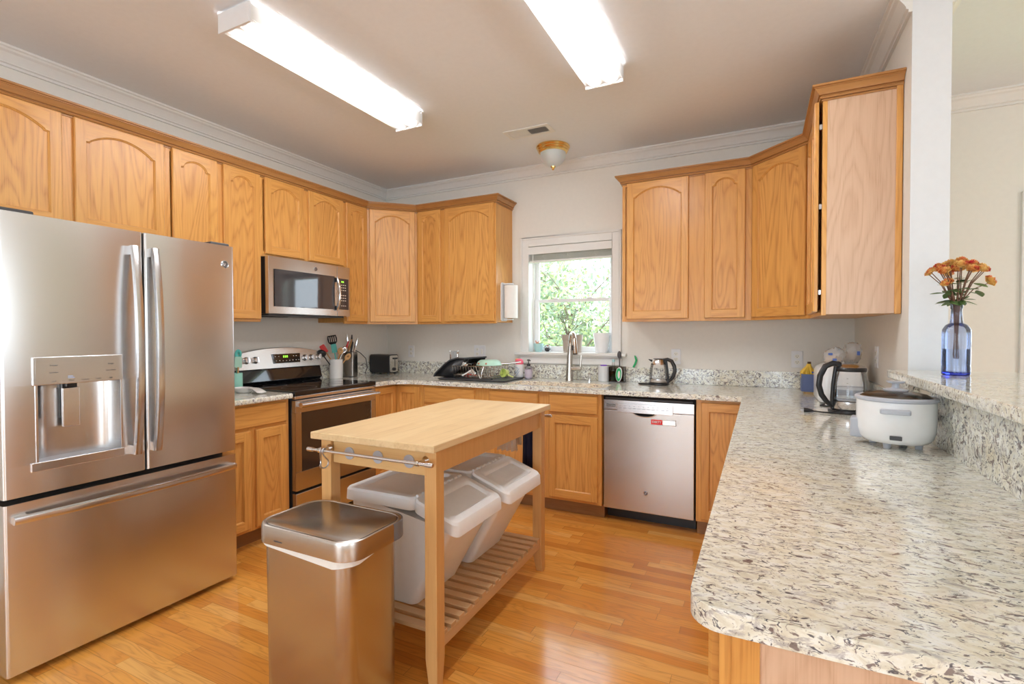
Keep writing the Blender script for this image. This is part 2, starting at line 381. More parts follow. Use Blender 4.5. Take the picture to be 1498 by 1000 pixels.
# crown mouldings (profile: distance from wall, drop from ceiling)
CP = [(0, 0), (.072, 0), (.072, -.010), (.062, -.014), (.058, -.022), (.045, -.030), (.030, -.050), (.022, -.066), (.022, -.072), (.013, -.076), (.013, -.088), (0, -.088)]
def crown(name, path, side, mat='trim_paint', prof=CP, z=H, parent=None):
    """sweep profile along plan path; side=+1 puts it to the left of travel; mitred"""
    n = len(path); rs = []
    P = [Vector(p) for p in path]
    for i in range(n):
        d1 = (P[i]-P[i-1]).normalized() if i else (P[1]-P[0]).normalized()
        d2 = (P[i+1]-P[i]).normalized() if i < n-1 else d1
        n1 = Vector((-d1.y, d1.x))*side; n2 = Vector((-d2.y, d2.x))*side
        b_ = (n1+n2).normalized(); k = 1/max(.3, b_.dot(n1))
        rs.append([(P[i].x+b_.x*k*d, P[i].y+b_.y*k*d, z+h) for d, h in prof])
    return MB().mat(mat).rings(rs).build(name, None, parent, angle=20)
struct(crown('trim_crown_kitchen', [(XR, YE), (XR, 0), (0, 0), (0, YB)], 1))
struct(crown('trim_crown_dining', [(XE, 0), (XR2, 0), (XR2, YE)], 1))
# window over the sink
def window(name, x0, x1, z0, z1, slats=False):
    y0 = 0
    root = thing(name, None, None, ((x0+x1)/2, 0, z0)); del_keys = None
    root['kind'] = 'structure'
    cw = .072
    f = MB().mat('trim_paint')
    # casing with outer back band
    for a, b_, c, d in ((x0-cw, x0+.004, z0-.02, z1+cw), (x1-.004, x1+cw, z0-.02, z1+cw), (x0+.004, x1-.004, z1-.004, z1+cw)): f.box(a, b_, -.016, 0, c, d)
    for a, b_, c, d in ((x0-cw, x0-cw+.016, z0-.02, z1+cw), (x1+cw-.016, x1+cw, z0-.02, z1+cw), (x0-cw+.016, x1+cw-.016, z1+cw-.016, z1+cw)): f.box(a, b_, -.024, -.016, c, d)
    f.build('casing', None, root, bevel=.003)
    s = MB().mat('trim_paint'); s.box(x0-cw-.045, x1+cw+.045, -.055, 0, z0-.006, z0+.018); s.box(x0, x1, 0, .085, z0-.006, z0+.018)
    s.build('stool', None, root, bevel=.005)
    a = MB().mat('trim_paint'); a.rings([[(x, y, z) for y, z in ((0, z0-.006), (-.030, z0-.006), (-.030, z0-.016), (-.018, z0-.030), (-.018, z0-.062), (-.022, z0-.068), (-.022, z0-.078), (0, z0-.082))] for x in (x0-cw, x1+cw)])
    a.build('apron', None, root)
    j = MB().mat('trim_paint')
    for q in ((x0-.002, x0+.018, .085, .13, z0, z1), (x1-.018, x1+.002, .085, .13, z0, z1), (x0+.018, x1-.018, .085, .13, z1-.018, z1+.002), (x0, x1, .085, .135, z0-.01, z0+.02)): j.box(*q)
    j.box(x0-.002, x0+.004, 0, .085, z0+.018, z1); j.box(x1-.004, x1+.002, 0, .085, z0+.018, z1); j.box(x0, x1, 0, .085, z1-.004, z1+.002)
    j.build('jamb', None, root)
    zm = z0+(z1-z0)*.495
    for nm, ya, yb, za, zb, st in (('lower_sash', .088, .108, z0+.02, zm+.012, .038), ('upper_sash', .110, .128, zm-.012, z1-.018, .034)):
        q = MB().mat('white_plastic'); xa, xb = x0+.018, x1-.018
        q.box(xa, xa+st, ya, yb, za, zb); q.box(xb-st, xb, ya, yb, za, zb); q.box(xa+st, xb-st, ya, yb, za, za+(.045 if 'lower' in nm else .024)); q.box(xa+st, xb-st, ya, yb, zb-.026, zb)
        so = q.build(nm, None, root, bevel=.003)
        ym = (ya+yb)/2
        MB().mat('pane').poly([(xa+st-.004, ym, za+.02), (xb-st+.004, ym, za+.02), (xb-st+.004, ym, zb-.02), (xa+st-.004, ym, zb-.02)]).build('pane', None, so, smooth=False)
        if 'lower' in nm:
            for xc in (xa+.2, xb-.2):
                MB().mat('white_plastic').box(xc-.022, xc+.022, .080, .1, zb-.001, zb+.012).build('sash_lock', None, so, bevel=.004)
    return root
window('window_1', WX0, WX1, WZ0, WZ1)
# dining window seen only by its casing from here
window('window_2', 4.80, 6.5, .35, 2.04)
def win_simple(name, axis, c, a0, a1, z0, z1, n):
    root = thing(name, None, None, (c, (a0+a1)/2, z0) if axis == 'y' else ((a0+a1)/2, c, z0)); root['kind'] = 'structure'
    f = MB().mat('trim_paint'); T = (lambda a, b_, z: (b_, a, z)) if axis == 'y' else (lambda a, b_, z: (a, b_, z))
    fr = lambda a, b_, z: Vector(T(a, b_, z)); f.fr = fr
    t = .03; s = 1 if c > 0 else -1
    for q in ((a0-.07, a0+.03, z0-.07, z1+.07), (a1-.03, a1+.07, z0-.07, z1+.07), (a0+.03, a1-.03, z1-.03, z1+.07), (a0+.03, a1-.03, z0-.07, z0+.03)):
        f.box(q[0], q[1], c-.02*s, c+.08*s, q[2], q[3])
    for k in range(1, n): x = a0+(a1-a0)*k/n; f.box(x-.03, x+.03, c+.02*s, c+.07*s, z0, z1)
    f.build('casing', None, root, bevel=.003)
win_simple('window_3', 'x', YB, .7, 2.5, .1, 2.1, 2); win_simple('window_4', 'x', YB, 3.4, 5.2, .6, 2.1, 2)
win_simple('window_5', 'y', XE, -4.6, -2.8, .3, 2.15, 2); win_simple('window_6', 'y', XE, -6.8, -5.0, .3, 2.15, 2)
# outside
o = MB().mat('grass_mat').box(-8, 14, .14, 16, -.6, -.55).build('ground', None, smooth=False); struct(o)
# low white siding of the neighbouring shed, far behind the shrubs
m = MB().mat('siding')
for k in range(14): m.rings([[(x, y, z) for y, z in ((7.5, -.55+k*.12), (7.485, -.55+k*.12), (7.5, -.55+k*.12+.12), (7.56, -.55+k*.12+.12), (7.56, -.55+k*.12))] for x in (-5.5, 3.0)])
m.prism([(-5.5, 7.56), (3, 7.56), (3, 9.5), (-5.5, 9.5)], -.55, 1.13)
one(m, 'garden_shed', None, 'low white clapboard outbuilding seen through the kitchen window behind the branches', 'outbuilding', (-1.2, 7.5, -.55), smooth=False)
def tree(x, y, h, r, zc, seed, nl, label):
    rnd = random.Random(seed); t = thing('garden_tree', label, 'tree', (x, y, -.55), group=None)
    b_ = MB().mat('tree_bark'); b_.tube([(x, y, -.55), (x+.06, y, .3), (x-.04, y+.05, zc)], [.09, .07, .05])
    tips = []
    for i in range(22):
        a = rnd.uniform(0, 2*PI); z = rnd.uniform(.2, zc+.5); q = Vector((x, y, z*.8)); pts = [q]
        d = Vector((math.cos(a), math.sin(a), rnd.uniform(.1, .9))).normalized()
        for k in range(5):
            q = q+d*(r*.22); d = (d+Vector((rnd.uniform(-.35, .35), rnd.uniform(-.35, .35), rnd.uniform(-.25, .3)))).normalized(); pts.append(q); tips.append(q)
        b_.tube(pts, [.022, .017, .012, .009, .006, .003], 6)
    b_.build('branches', None, t)
    l = MB().mat('tree_leaf')
    for i in range(nl):
        c = rnd.choice(tips)+Vector([rnd.gauss(0, r*.16) for _ in range(3)])
        d = Vector([rnd.gauss(0, 1) for _ in range(3)]).normalized(); w = d.orthogonal().normalized()*.5; s = rnd.uniform(.03, .06)
        l.face([l.bm.verts.new(c+v*s) for v in (-d, w*.9, d, -w*.9)])
    l.build('foliage', None, t, smooth=False)
tree(.9, 2.9, 3, 1.3, 1.9, 3, 8000, 'leafy pale green tree nearest the kitchen window, filling the lower pane')
tree(-1.6, 6.0, 4, 1.7, 3.0, 5, 7000, 'taller airy tree behind, seen through the upper pane of the kitchen window')

# ============================================================ CABINET BUILDERS
def door(parent, F, u0, u1, z0, z1, arch=True, t=.019, st=.055, name='door', rail=.055, lab=None):
    """frame-and-panel door on the face frame; F: frame with n=0 on the cabinet face"""
    w = u1-u0; hh = z1-z0
    st = min(st, .047)
    a, b_ = u0+st, u1-st; zb = z0+rail
    if arch:
        wd = b_-a; rise = .034+.085*wd; zs = z1-.045-rise; sh = min(.016, .1*wd); ex = .62 if wd < .2 else .95; N = 18
        top = [(a, zs), (a+sh, zs+.003)]
        for i in range(N+1):
            f = i/N; x = a+sh+(b_-a-2*sh)*f; e = abs(2*f-1); top.append((x, zs+.007+(rise-.007)*max(0, 1-e**2)**ex))
        top += [(b_-sh, zs+.003), (b_, zs)]
    else: top = [(a, z1-rail), (b_, z1-rail)]
    m = MB(F); c = .004
    # outer edge (routed) and front of the frame
    o0 = [(u0, z0), (u1, z0), (u1, z1), (u0, z1)]; o1 = [(u0+c, z0+c), (u1-c, z0+c), (u1-c, z1-c), (u0+c, z1-c)]
    m.mat('oak')
    m.rings([[(x, 0, z) for x, z in o0], [(x, t-.005, z) for x, z in o0], [(x, t, z) for x, z in o1]], caps=False)
    m.poly([(u0+c, t, z0+c), (a, t, z0+c), (a, t, z1-c), (u0+c, t, z1-c)]); m.poly([(b_, t, z0+c), (u1-c, t, z0+c), (u1-c, t, z1-c), (b_, t, z1-c)])
    m.mat('oak_rail'); m.poly([(a, t, z0+c), (b_, t, z0+c), (b_, t, zb), (a, t, zb)])
    for p, q in zip(top, top[1:]): m.poly([(p[0], t, p[1]), (q[0], t, q[1]), (q[0], t, z1-c), (p[0], t, z1-c)])
    # bead running round the inner opening
    inner = [(a, zb), (b_, zb)]+top[::-1]; cx, cz = (a+b_)/2, (zb+top[len(top)//2][1])/2
    def off(d):
        n = len(inner); out = []
        for i in range(n):
            p0, p1, p2 = Vector(inner[i-1]), Vector(inner[i]), Vector(inner[(i+1) % n])
            d1, d2 = (p1-p0), (p2-p1)
            if d1.length < 1e-6: d1 = d2
            if d2.length < 1e-6: d2 = d1
            d1.normalize(); d2.normalize(); n1 = Vector((-d1.y, d1.x)); n2 = Vector((-d2.y, d2.x)); k = (n1+n2)
            k = k.normalized() if k.length > 1e-3 else n1
            out.append((p1.x+k.x*d, p1.y+k.y*d))
        return out
    m.mat('oak'); i1, i2, i3 = off(.002), off(.006), off(.008)
    m.rings([[(x, t, z) for x, z in inner], [(x, t-.0045, z) for x, z in i1], [(x, t-.007, z) for x, z in i2], [(x, t-.0125, z) for x, z in i3]], caps=False)
    d = m.build(name, None, parent, angle=25, facing=F.N)
    if lab: d['label'] = lab
    p = MB(F).mat('oak_panel'); p.poly([(x, t-.0120, z) for x, z in i3]); p.build('panel', None, d, smooth=False)
    return d
def drawer(parent, F, u0, u1, z0, z1, t=.019, name='drawer_front'):
    m = MB(F).mat('oak_rail'); c = .006
    o0 = [(u0, z0), (u1, z0), (u1, z1), (u0, z1)]; o1 = [(u0+c, z0+c), (u1-c, z0+c), (u1-c, z1-c), (u0+c, z1-c)]
    m.rings([[(x, 0, z) for x, z in o0], [(x, t-.006, z) for x, z in o0], [(x, t-.003, z) for x, z in [(x+(.003 if x == u0 else -.003), z+(.003 if z == z0 else -.003)) for x, z in o0]], [(x, t, z) for x, z in o1]])
    return m.build(name, None, parent, angle=20)
def face_frame(parent, F, u0, u1, z0, z1, stiles, rails, t=.019):
    """stiles: [(u0,u1)], rails: [(z0,z1)]; lies just behind n=0"""
    m = MB(F); m.mat('oak')
    for a, b_ in stiles: m.box(a, b_, -t, 0, z0, z1)
    m.mat('oak_rail'); ss = sorted(stiles)
    for (p, q), (r, s) in zip(ss, ss[1:]):
        for c, d in rails: m.box(q, r, -t, -.0004, c, d)
    return m.build('face_frame', None, parent, bevel=.001, seg=1)
UB, UT = 1.38, 2.395; D = .302; DT, DB = 2.378, 1.398
def upper(name_label, F, u1, depth, doors, z0=UB, stile=.038, ends=(), z1=UT, group=None, base=None, door_z0=None):
    """cabinet hung on a wall: F origin at left end of its face"""
    t = thing('wall_cabinet', name_label, 'cabinet', tuple(F(u1/2, -depth, z0)), group=group)
    b_ = MB(F).mat('oak_veneer' if ends else 'oak'); b_.box(0, u1, -depth+.001, -.019, z0+.01, z1); b_.build('body', None, t, smooth=False)
    st = [(0, stile*.6)] if doors[0][0] > .012 else [(0, .012)]
    for (a, b2), (c, d) in zip(doors, doors[1:]): st.append((b2-.012, c+.012))
    st.append((doors[-1][1]-.004, u1))
    dz = (z0+.018) if door_z0 is None else door_z0
    face_frame(t, F, 0, u1, z0, z1, st, [(z0, dz+.02), (DT-.02, z1)])
    for a, b2 in doors: door(t, F, a, b2, dz, DT)
    return t
X, Y = Vector((1, 0, 0)), Vector((0, 1, 0))
def FL(y0, x=D): return Fr((x, y0, 0), Y, X)          # faces +x, u grows with y
def FB(x0, y=-D): return Fr((x0, y, 0), X, -Y)         # faces -y, u grows with x
def FRt(y0, x): return Fr((x, y0, 0), -Y, -X)          # faces -x, u grows towards the camera
# --- left run of wall cabinets
upper('oak wall cabinet with two arched doors above the refrigerator', FL(-3.19), .945, D, [(.03, .463), (.512, .928)], z0=1.808)
upper('oak wall cabinet with two narrow arched doors between refrigerator and microwave', FL(-2.245), .600, D, [(.028, .295), (.335, .594)])
upper('short oak wall cabinet with two arched doors directly above the microwave', FL(-1.645), .770, D, [(.032, .360), (.403, .750)], z0=1.832)
upper('narrow oak wall cabinet with one slim arched door just right of the microwave', FL(-.875), .265, D, [(.015, .255)])
def corner_upper(P, Q, wallc, label, dl):
    P3, Q3 = Vector((*P, 0)), Vector((*Q, 0)); U = (Q3-P3); L = U.length; U.normalize(); N = Vector((U.y, -U.x, 0))
    F = Fr(P3, U, N); t = thing('wall_cabinet', label, 'cabinet', (*wallc, UB))
    b_ = MB().mat('oak'); ins = .019*N
    pts = [(P3.x-ins.x, P3.y-ins.y), (Q3.x-ins.x, Q3.y-ins.y), (Q3.x, wallc[1]-.001), (wallc[0]+(.001 if wallc[0] < 1 else -.001), wallc[1]-.001), (wallc[0]+(.001 if wallc[0] < 1 else -.001), P3.y)]
    if wallc[0] > 1: pts = [(P3.x-ins.x, P3.y-ins.y), (Q3.x-ins.x, Q3.y-ins.y), (wallc[0]-.001, Q3.y), (wallc[0]-.001, wallc[1]-.001), (P3.x, wallc[1]-.001)]
    b_.prism(pts, UB+.01, UT); b_.build('body', None, t, smooth=False)
    face_frame(t, F, 0, L, UB, UT, [(0, dl+.012), (L-dl-.012, L)], [(UB, UB+.03), (DT-.02, UT)])
    door(t, F, dl, L-dl, DB, DT); return t
corner_upper((D, -.61), (.61, -D), (0, 0), 'diagonal oak corner cabinet with one pinkish arched door, left of the back wall', .022)
t = upper('oak wall cabinet left of the window, one narrow and one wide arched door', FB(.61), .803, D, [(.018, .258), (.303, .790)])
# --- right run
t = upper('oak wall cabinet right of the window, one wide and one narrow arched door', FB(2.463), .854, D, [(.036, .462), (.565, .816)])
corner_upper((3.317, -D), (3.625, -.61), (XR, 0), 'diagonal oak corner cabinet with one wide arched door, right of the back wall', .02)
F = FRt(-.61, 3.625); t = thing('wall_cabinet', 'oak end cabinet on the right wall with pale wood end panel and door slightly ajar', 'cabinet', (XR, -.9, UB))
MB().mat('oak').box(3.645, XR-.001, -1.2, -.61, UB+.006, UT).build('body', None, t, smooth=False)
MB().mat('oak_veneer').box(3.644, XR-.024, -1.206, -1.2, UB+.004, UT).build('end_panel', None, t, smooth=False)['label'] = 'pale pinkish veneer end panel'
m = MB().mat('oak').box(XR-.026, XR-.002, -1.214, -1.19, UB, UT); m.build('scribe_strip', None, t, bevel=.004)
face_frame(t, F, 0, .596, UB, UT, [(0, .03), (.285, .325), (.572, .596)], [(UB, UB+.03), (DT-.02, UT)])
door(t, F, .012, .295, DB, DT, lab='closed arched door')
ang = math.radians(2.6); o_ = F(.303, .001, 0); Ua = Vector((-math.sin(ang)*1, -math.cos(ang), 0)); F2 = Fr(o_, Ua, Vector((-math.cos(ang), math.sin(ang), 0)))
door(t, F2, 0, .275, DB, DT, lab='arched door standing slightly ajar')
for z in (DB+.09, (DB+DT)/2, DT-.12): MB(F).mat('zinc').box(.575, .59, 0, .012, z-.012, z+.012).build('hinge', None, t, bevel=.002)
# wooden crown mouldings over both runs
WP = [(-.02, -.066), (.006, -.066), (.006, -.060), (.001, -.060), (.001, -.056), (.011, -.056), (.014, -.050), (.011, -.045), (.008, -.044), (.008, -.041), (.018, -.040), (.022, -.030), (.034, -.016), (.038, -.015), (.038, -.011), (.046, -.009), (.046, 0), (-.02, 0)]
o = crown('cabinet_crown', [(1.413, -.002), (1.413, -D), (.61, -D), (D, -.61), (D, -3.19)], 1, 'oak_crown', [(d, h) for d, h in WP], 2.437)
recentre(o, (.3, -.6, 2.4)); tag(o, 'stained oak crown moulding along the tops of the left and back cabinets', 'moulding')
o = crown('cabinet_crown', [(XR-.002, -1.206), (3.625, -1.206), (3.625, -.61), (3.317, -D), (2.463, -D), (2.463, -.002)], 1, 'oak_crown', [(d, h) for d, h in WP], 2.437)
recentre(o, (3.4, -.4, 2.4)); tag(o, 'stained oak crown moulding along the tops of the cabinets right of the window', 'moulding')

# ============================================================ BASE CABINETS
CT = .914; CB = .880; BF = .610
def base(label, F, u1, depth, fronts, z1=CB, z0=.105, stiles=None, rails=None, toe=.075, group=None):
    t = thing('base_cabinet', label, 'cabinet', tuple(F(u1/2, -depth, 0)), group=group)
    b_ = MB(F).mat('oak'); b_.box(0, u1, -depth+.001, -.019, z0, z1-.001); b_.build('body', None, t, smooth=False)
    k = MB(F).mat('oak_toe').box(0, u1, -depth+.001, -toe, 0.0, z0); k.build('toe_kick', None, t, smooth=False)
    face_frame(t, F, 0, u1, z0, z1-.001, stiles, rails or [(z0, z0+.035), (.70, .74), (z1-.04, z1-.001)])
    for kd, a, b2, c, d in fronts:
        if kd == 'door': door(t, F, a, b2, c, d, arch=False)
        else: drawer(t, F, a, b2, c, d)
    return t
ZDR = (.735, .862); ZDO = (.125, .715)
base('oak base cabinet with a drawer over two doors, between refrigerator and range', FL(-2.235, .622), .543, .622, [('drawer', .035, .515, *ZDR), ('door', .035, .262, *ZDO), ('door', .298, .515, *ZDO)], stiles=[(0, .04), (.255, .305), (.505, .543)])
t = thing('base_cabinet', 'oak corner base cabinet with two doors meeting at right angles beside the range', 'cabinet', (.3, -.3, 0))
m = MB().mat('oak'); m.prism([(.001, -.001), (.001, -.909), (.603, -.909), (.603, -.591), (.90, -.591), (.90, -.001)], .105, CB-.001); m.build('body', None, t, smooth=False)
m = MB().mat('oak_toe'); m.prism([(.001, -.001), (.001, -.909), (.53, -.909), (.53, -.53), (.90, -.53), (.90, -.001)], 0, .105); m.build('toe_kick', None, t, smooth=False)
F = FL(-.909, .622); face_frame(t, F, 0, .28, .105, CB-.001, [(0, .02), (.26, .28)], [(.105, .14), (.84, CB-.001)]); door(t, F, .012, .272, .125, .862, arch=False)
F = FB(.622, -.610); face_frame(t, F, 0, .278, .105, CB-.001, [(0, .02), (.24, .278)], [(.105, .14), (.84, CB-.001)]); door(t, F, .006, .246, .125, .862, arch=False)
base('oak base cabinet with one drawer and door under the dish rack', FB(.90, -.610), .555, .610, [('drawer', .016, .490, *ZDR), ('door', .016, .490, *ZDO)], stiles=[(0, .03), (.48, .555)])
base('oak sink base cabinet with two false drawer fronts and two doors', FB(1.455, -.610), .943, .610, [('drawer', .069, .473, *ZDR), ('drawer', .559, .919, *ZDR), ('door', .069, .473, *ZDO), ('door', .559, .919, *ZDO)], stiles=[(0, .08), (.463, .57), (.905, .943)])
base('oak base cabinet with one tall door, right of the dishwasher', FB(3.012, -.610), .30, .610, [('door', .030, .292, .125, .862)], stiles=[(0, .04), (.26, .30)], rails=[(.105, .14), (.84, CB-.001)])
t = thing('peninsula_cabinet', 'oak peninsula base cabinet run with a pale wood end panel nearest the camera', 'cabinet', (3.62, -1.9, 0))
MB().mat('oak').box(3.335, XR-.001, -3.165, -.612, .105, CB-.001).build('body', None, t, smooth=False)
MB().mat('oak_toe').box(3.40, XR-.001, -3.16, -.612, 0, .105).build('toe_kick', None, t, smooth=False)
F = FRt(-.66, 3.335)
for a in (0, .60, 1.22, 1.84, 2.465): MB(F).mat('oak').box(a, a+.045, -.001, .016, .105, CB-.001).build('stile', None, t, bevel=.001)
for i in range(4):
    a = .03+.615*i; drawer(t, Fr((3.319, -.66, 0), -Y, -X), a, a+.585, *ZDR); door(t, Fr((3.319, -.66, 0), -Y, -X), a, a+.288, *ZDO, arch=False); door(t, Fr((3.319, -.66, 0), -Y, -X), a+.297, a+.585, *ZDO, arch=False)
MB().mat('oak_veneer').box(3.372, XR-.001, -3.171, -3.165, 0, CB-.001).build('end_panel', None, t, smooth=False)['label'] = 'plain pale oak end panel'
MB().mat('oak').box(3.335, 3.372, -3.178, -3.165, .105, CB-.001).build('corner_stile', None, t, bevel=.002)

# ============================================================ GRANITE
def arc(cx, cy, r, a0, a1, n=8): return [(cx+r*math.cos(math.radians(a0+(a1-a0)*i/n)), cy+r*math.sin(math.radians(a0+(a1-a0)*i/n))) for i in range(n+1)]
def slab(name, outer, hole, z0, z1, label, loc, mat='granite_top', bev=.011):
    m = MB().mat(mat); loops = [[Vector((x, y, 0)) for x, y in outer]]+([[Vector((x, y, 0)) for x, y in hole]] if hole else [])
    flat = [v for l in loops for v in l]; tri = tessellate_polygon(loops)
    for z in (z0, z1):
        vs = [m.bm.verts.new((v.x, v.y, z)) for v in flat]
        for a, b_, c in tri: m.face([vs[a], vs[b_], vs[c]])
    bmv = list(m.bm.verts); n = len(flat); k = 0
    for l in loops:
        for i in range(len(l)):
            j = (i+1) % len(l); m.face([bmv[k+i], bmv[k+j], bmv[n+k+j], bmv[n+k+i]])
        k += len(l)
    return one(m, name, None, label, 'countertop', loc, bevel=bev, seg=4)
SX0, SX1, SY0, SY1 = 1.63, 2.39, -.572, -.285
outer = [(.001, -.001), (.001, -.914), (.668, -.914)]+arc(.668+.15, -.645-.15, .15, 180, 90)+[(3.277, -.645)]+arc(3.277+.05, -3.195+.05, .05, 180, 270)+[(XR-.002, -3.195), (XR-.002, -.001)]
slab('granite_countertop', outer, rrect(SX0, SX1, SY0, SY1, .05)[::-1], CB, CT, 'speckled granite countertop running from the range along the back wall and down the peninsula', (2, -.3, CB))
slab('granite_countertop', [(.001, -1.692), (.001, -2.235), (.673, -2.235), (.673, -1.692)], None, CB, CT, 'short speckled granite countertop between refrigerator and range', (.3, -1.95, CB))
slab('bar_top', [(3.853, YE-.001), (3.853, -3.45), (4.30, -3.45), (4.30, YE-.001)], None, ZB-.035, ZB, 'raised granite bar top at right, with the flower vase standing on it', (4.0, -2.4, ZB-.035), bev=.012)
m = MB().mat('granite'); SZ = 1.028
m.box(0.001, XR-.001, -.020, -.001, CT, SZ); m.box(.001, .020, -.914, -.021, CT, SZ); m.box(XR-.020, XR-.001, YE, -.021, CT, SZ)
one(m, 'granite_backsplash', None, 'speckled granite backsplash strip along the back and right walls', 'backsplash', (2, -.01, CT), bevel=.002)
one(MB().mat('granite').box(.001, .020, -2.235, -1.692, CT, SZ), 'granite_backsplash', None, 'short granite backsplash on the left wall beside the range', 'backsplash', (.01, -1.95, CT), bevel=.002)
one(MB().mat('granite').box(XR-.020, XR-.001, -3.40, -1.722, CT, ZB-.035), 'granite_cladding', None, 'tall granite facing under the raised bar top behind the rice cooker', 'backsplash', (XR-.01, -2.4, CT), bevel=.001)
one(MB().mat('granite').box(XR-.020, XR-.001, -1.50, -1.20, SZ, ZB-.036), 'granite_corbel', None, 'small granite block tucked under the far end of the bar top', 'granite block', (XR-.01, -1.35, SZ), bevel=.001)
# undermount sink
t = thing('kitchen_sink', 'double bowl stainless steel undermount sink below the window', 'sink', ((SX0+SX1)/2, (SY0+SY1)/2, CT-.2))
def bowl(x0, x1, dz):
    m = MB().mat('sink_steel'); y0, y1 = SY0-.006, SY1+.006; z = CB-.002
    rs = [[(x, y, z) for x, y in rrect(x0, x1, y0, y1, .05)], [(x, y, z-.002) for x, y in rrect(x0+.001, x1-.001, y0+.001, y1-.001, .05)], [(x, y, z-dz+.03) for x, y in rrect(x0+.006, x1-.006, y0+.006, y1-.006, .05)], [(x, y, z-dz) for x, y in rrect(x0+.03, x1-.03, y0+.03, y1-.03, .05)]]
    m.rings(rs, caps=False); m.face([m.bm.verts.new(Vector(p)) for p in rs[-1]])
    b_ = m.build('bowl', None, t); cx, cy = (x0+x1)/2, (y0+y1)/2
    MB().mat('chrome').lathe([(.001, z-dz+.002), (.035, z-dz+.002), (.042, z-dz+.004), (.045, z-dz+.001)], (cx, cy), 20, caps=False).build('drain', None, b_)
bowl(SX0-.004, 2.03, .19); bowl(2.045, SX1+.004, .16)
MB().mat('sink_steel').box(2.029, 2.046, SY0, SY1, CB-.045, CB-.012).build('divider', None, t, bevel=.005)

# ============================================================ REFRIGERATOR
FX, FY0, FY1 = .900, -3.150, -2.246; FS = -2.674
t = thing('refrigerator', 'large stainless steel french door refrigerator with water dispenser and bottom freezer', 'refrigerator', (.45, (FY0+FY1)/2, 0))
m = MB().mat('fridge_side').box(.03, .792, FY0+.006, FY1-.006, .03, 1.735); m.build('body', None, t, bevel=.004)
m = MB().mat('dark_grey')
for y in (FY0+.06, FY1-.06):
    m.box(.66, .88, y-.05, y+.05, 1.7345, 1.768)
m.build('hinge_cover', None, t, bevel=.006)
MB().mat('black_plastic').box(.06, .80, FY0+.02, FY1-.02, .0, .04).build('base_grille', None, t)
F = Fr((.80, 0, 0), Y, X)
def gdoor(name, y0, y1, z0, z1, hole=None):
    m = MB(F).mat('steel_fridge'); T = FX-.80; r = .010
    def pr(a, b_):      # rounded vertical edges: plan profile from y=a to b
        return [(a, 0.006), (a, T-r)]+[(a+r-r*math.cos(q), T-r+r*math.sin(q)) for q in (PI/6, PI/3, PI/2)]+[(b_-r+r*math.cos(q), T-r+r*math.sin(q)) for q in (PI/2, PI/3, PI/6)]+[(b_, T-r), (b_, .006)]
    if not hole: m.rings([[(p, n, z) for p, n in pr(y0, y1)] for z in (z0, z1)])
    else:
        ha, hb, hc, hd = hole
        m.rings([[(p, n, z) for p, n in pr(y0, y1)] for z in (z0, hc)]); m.rings([[(p, n, z) for p, n in pr(y0, y1)] for z in (hd, z1)])
        P_ = pr(y0, y1); m.rings([[(p, n, z) for p, n in P_[:5]+[(ha, T), (ha, .006)]] for z in (hc, hd)]); m.rings([[(p, n, z) for p, n in [(hb, .006), (hb, T)]+P_[5:]] for z in (hc, hd)])
    return m.build(name, None, t, angle=35)
HY0, HY1, HZ0, HZ1 = -3.050, -2.772, .805, 1.105
dl = gdoor('door', FY0, FS-.003, .690, 1.752, (HY0, HY1, HZ0, HZ1)); dl['label'] = 'left door with water dispenser'
dr = gdoor('door', FS+.003, FY1, .690, 1.752); dr['label'] = 'right door with round maker badge'
fz = gdoor('freezer_drawer', FY0, FY1, .030, .668)
MB().mat('black_plastic').box(.798, .80, FY0+.01, FY1-.01, .04, 1.745).build('gasket', None, t)
# dispenser
m = MB(F).mat('steel_dark')
N = 14; rec = [[(HY0+(HY1-HY0)*i/N, .0985-.072*(1-(2*i/N-1)**4)**.5, z) for i in range(N+1)] for z in (HZ0, HZ1)]
m.mat('steel_fridge').rings(rec, closed=False, caps=False)
m.build('dispenser_recess', None, dl, angle=60)
m = MB(F).mat('grey_plastic'); m.extr([(p[0], p[1], HZ0) for p in rec[0]], (0, 0, .003)) if False else m.rings([[(p[0], p[1], z) for p in rec[0]]+[(HY1, .10, z), (HY0, .10, z)] for z in (HZ0-.004, HZ0+.006)])
m.build('dispenser_tray', None, dl)
m = MB(F).mat('steel_bar'); m.box(HY0-.022, HY1+.010, .096, .108, HZ0-.030, HZ0+.004); m.build('tray_lip', None, dl, bevel=.002)
for q in ((HY0-.006, HY0+.002, .098, .104, HZ0, HZ1), (HY1-.002, HY1+.006, .098, .104, HZ0, HZ1)): MB(F).mat('steel_bar').box(*q).build('dispenser_trim', None, dl, bevel=.001)
m = MB(F).mat('steel_bar').box(HY0-.014, HY1+.008, .098, .108, HZ1-.002, 1.212); cp = m.build('control_panel', None, dl, bevel=.003)
m = MB(F).mat('steel_fridge').box(HY0-.006, HY1, .108, .1086, HZ1+.008, 1.206); m.build('control_face', None, cp)
m = MB(F).mat('steel_bar'); m.box(-2.955, -2.898, .045, .058, .925, 1.083); m.build('paddle', None, dl, bevel=.003)
m = MB(F).mat('black_plastic'); m.box(-2.945, -2.915, .046, .070, 1.088, 1.104); m.box(-2.950, -2.902, .030, .046, .96, 1.104); m.build('spout', None, dl)
fw = lambda y, z: Fr(tuple(F(y, .1088, z)), Y, X)
for tx, y, z, s in (('Freezer', -3.0, 1.178, .008), ('Ice Maker', -3.0, 1.150, .007), ('Lock', -3.0, 1.116, .007), ('Water', -2.945, 1.116, .007), ('Crushed', -2.90, 1.116, .007), ('Cubed', -2.855, 1.116, .007), ('Light', -2.81, 1.116, .007), ('Fridge', -2.81, 1.175, .008), ('Door Alarm', -2.81, 1.148, .007)):
    text(tx, s, fw(y, z), 'print', cp, 'lettering')
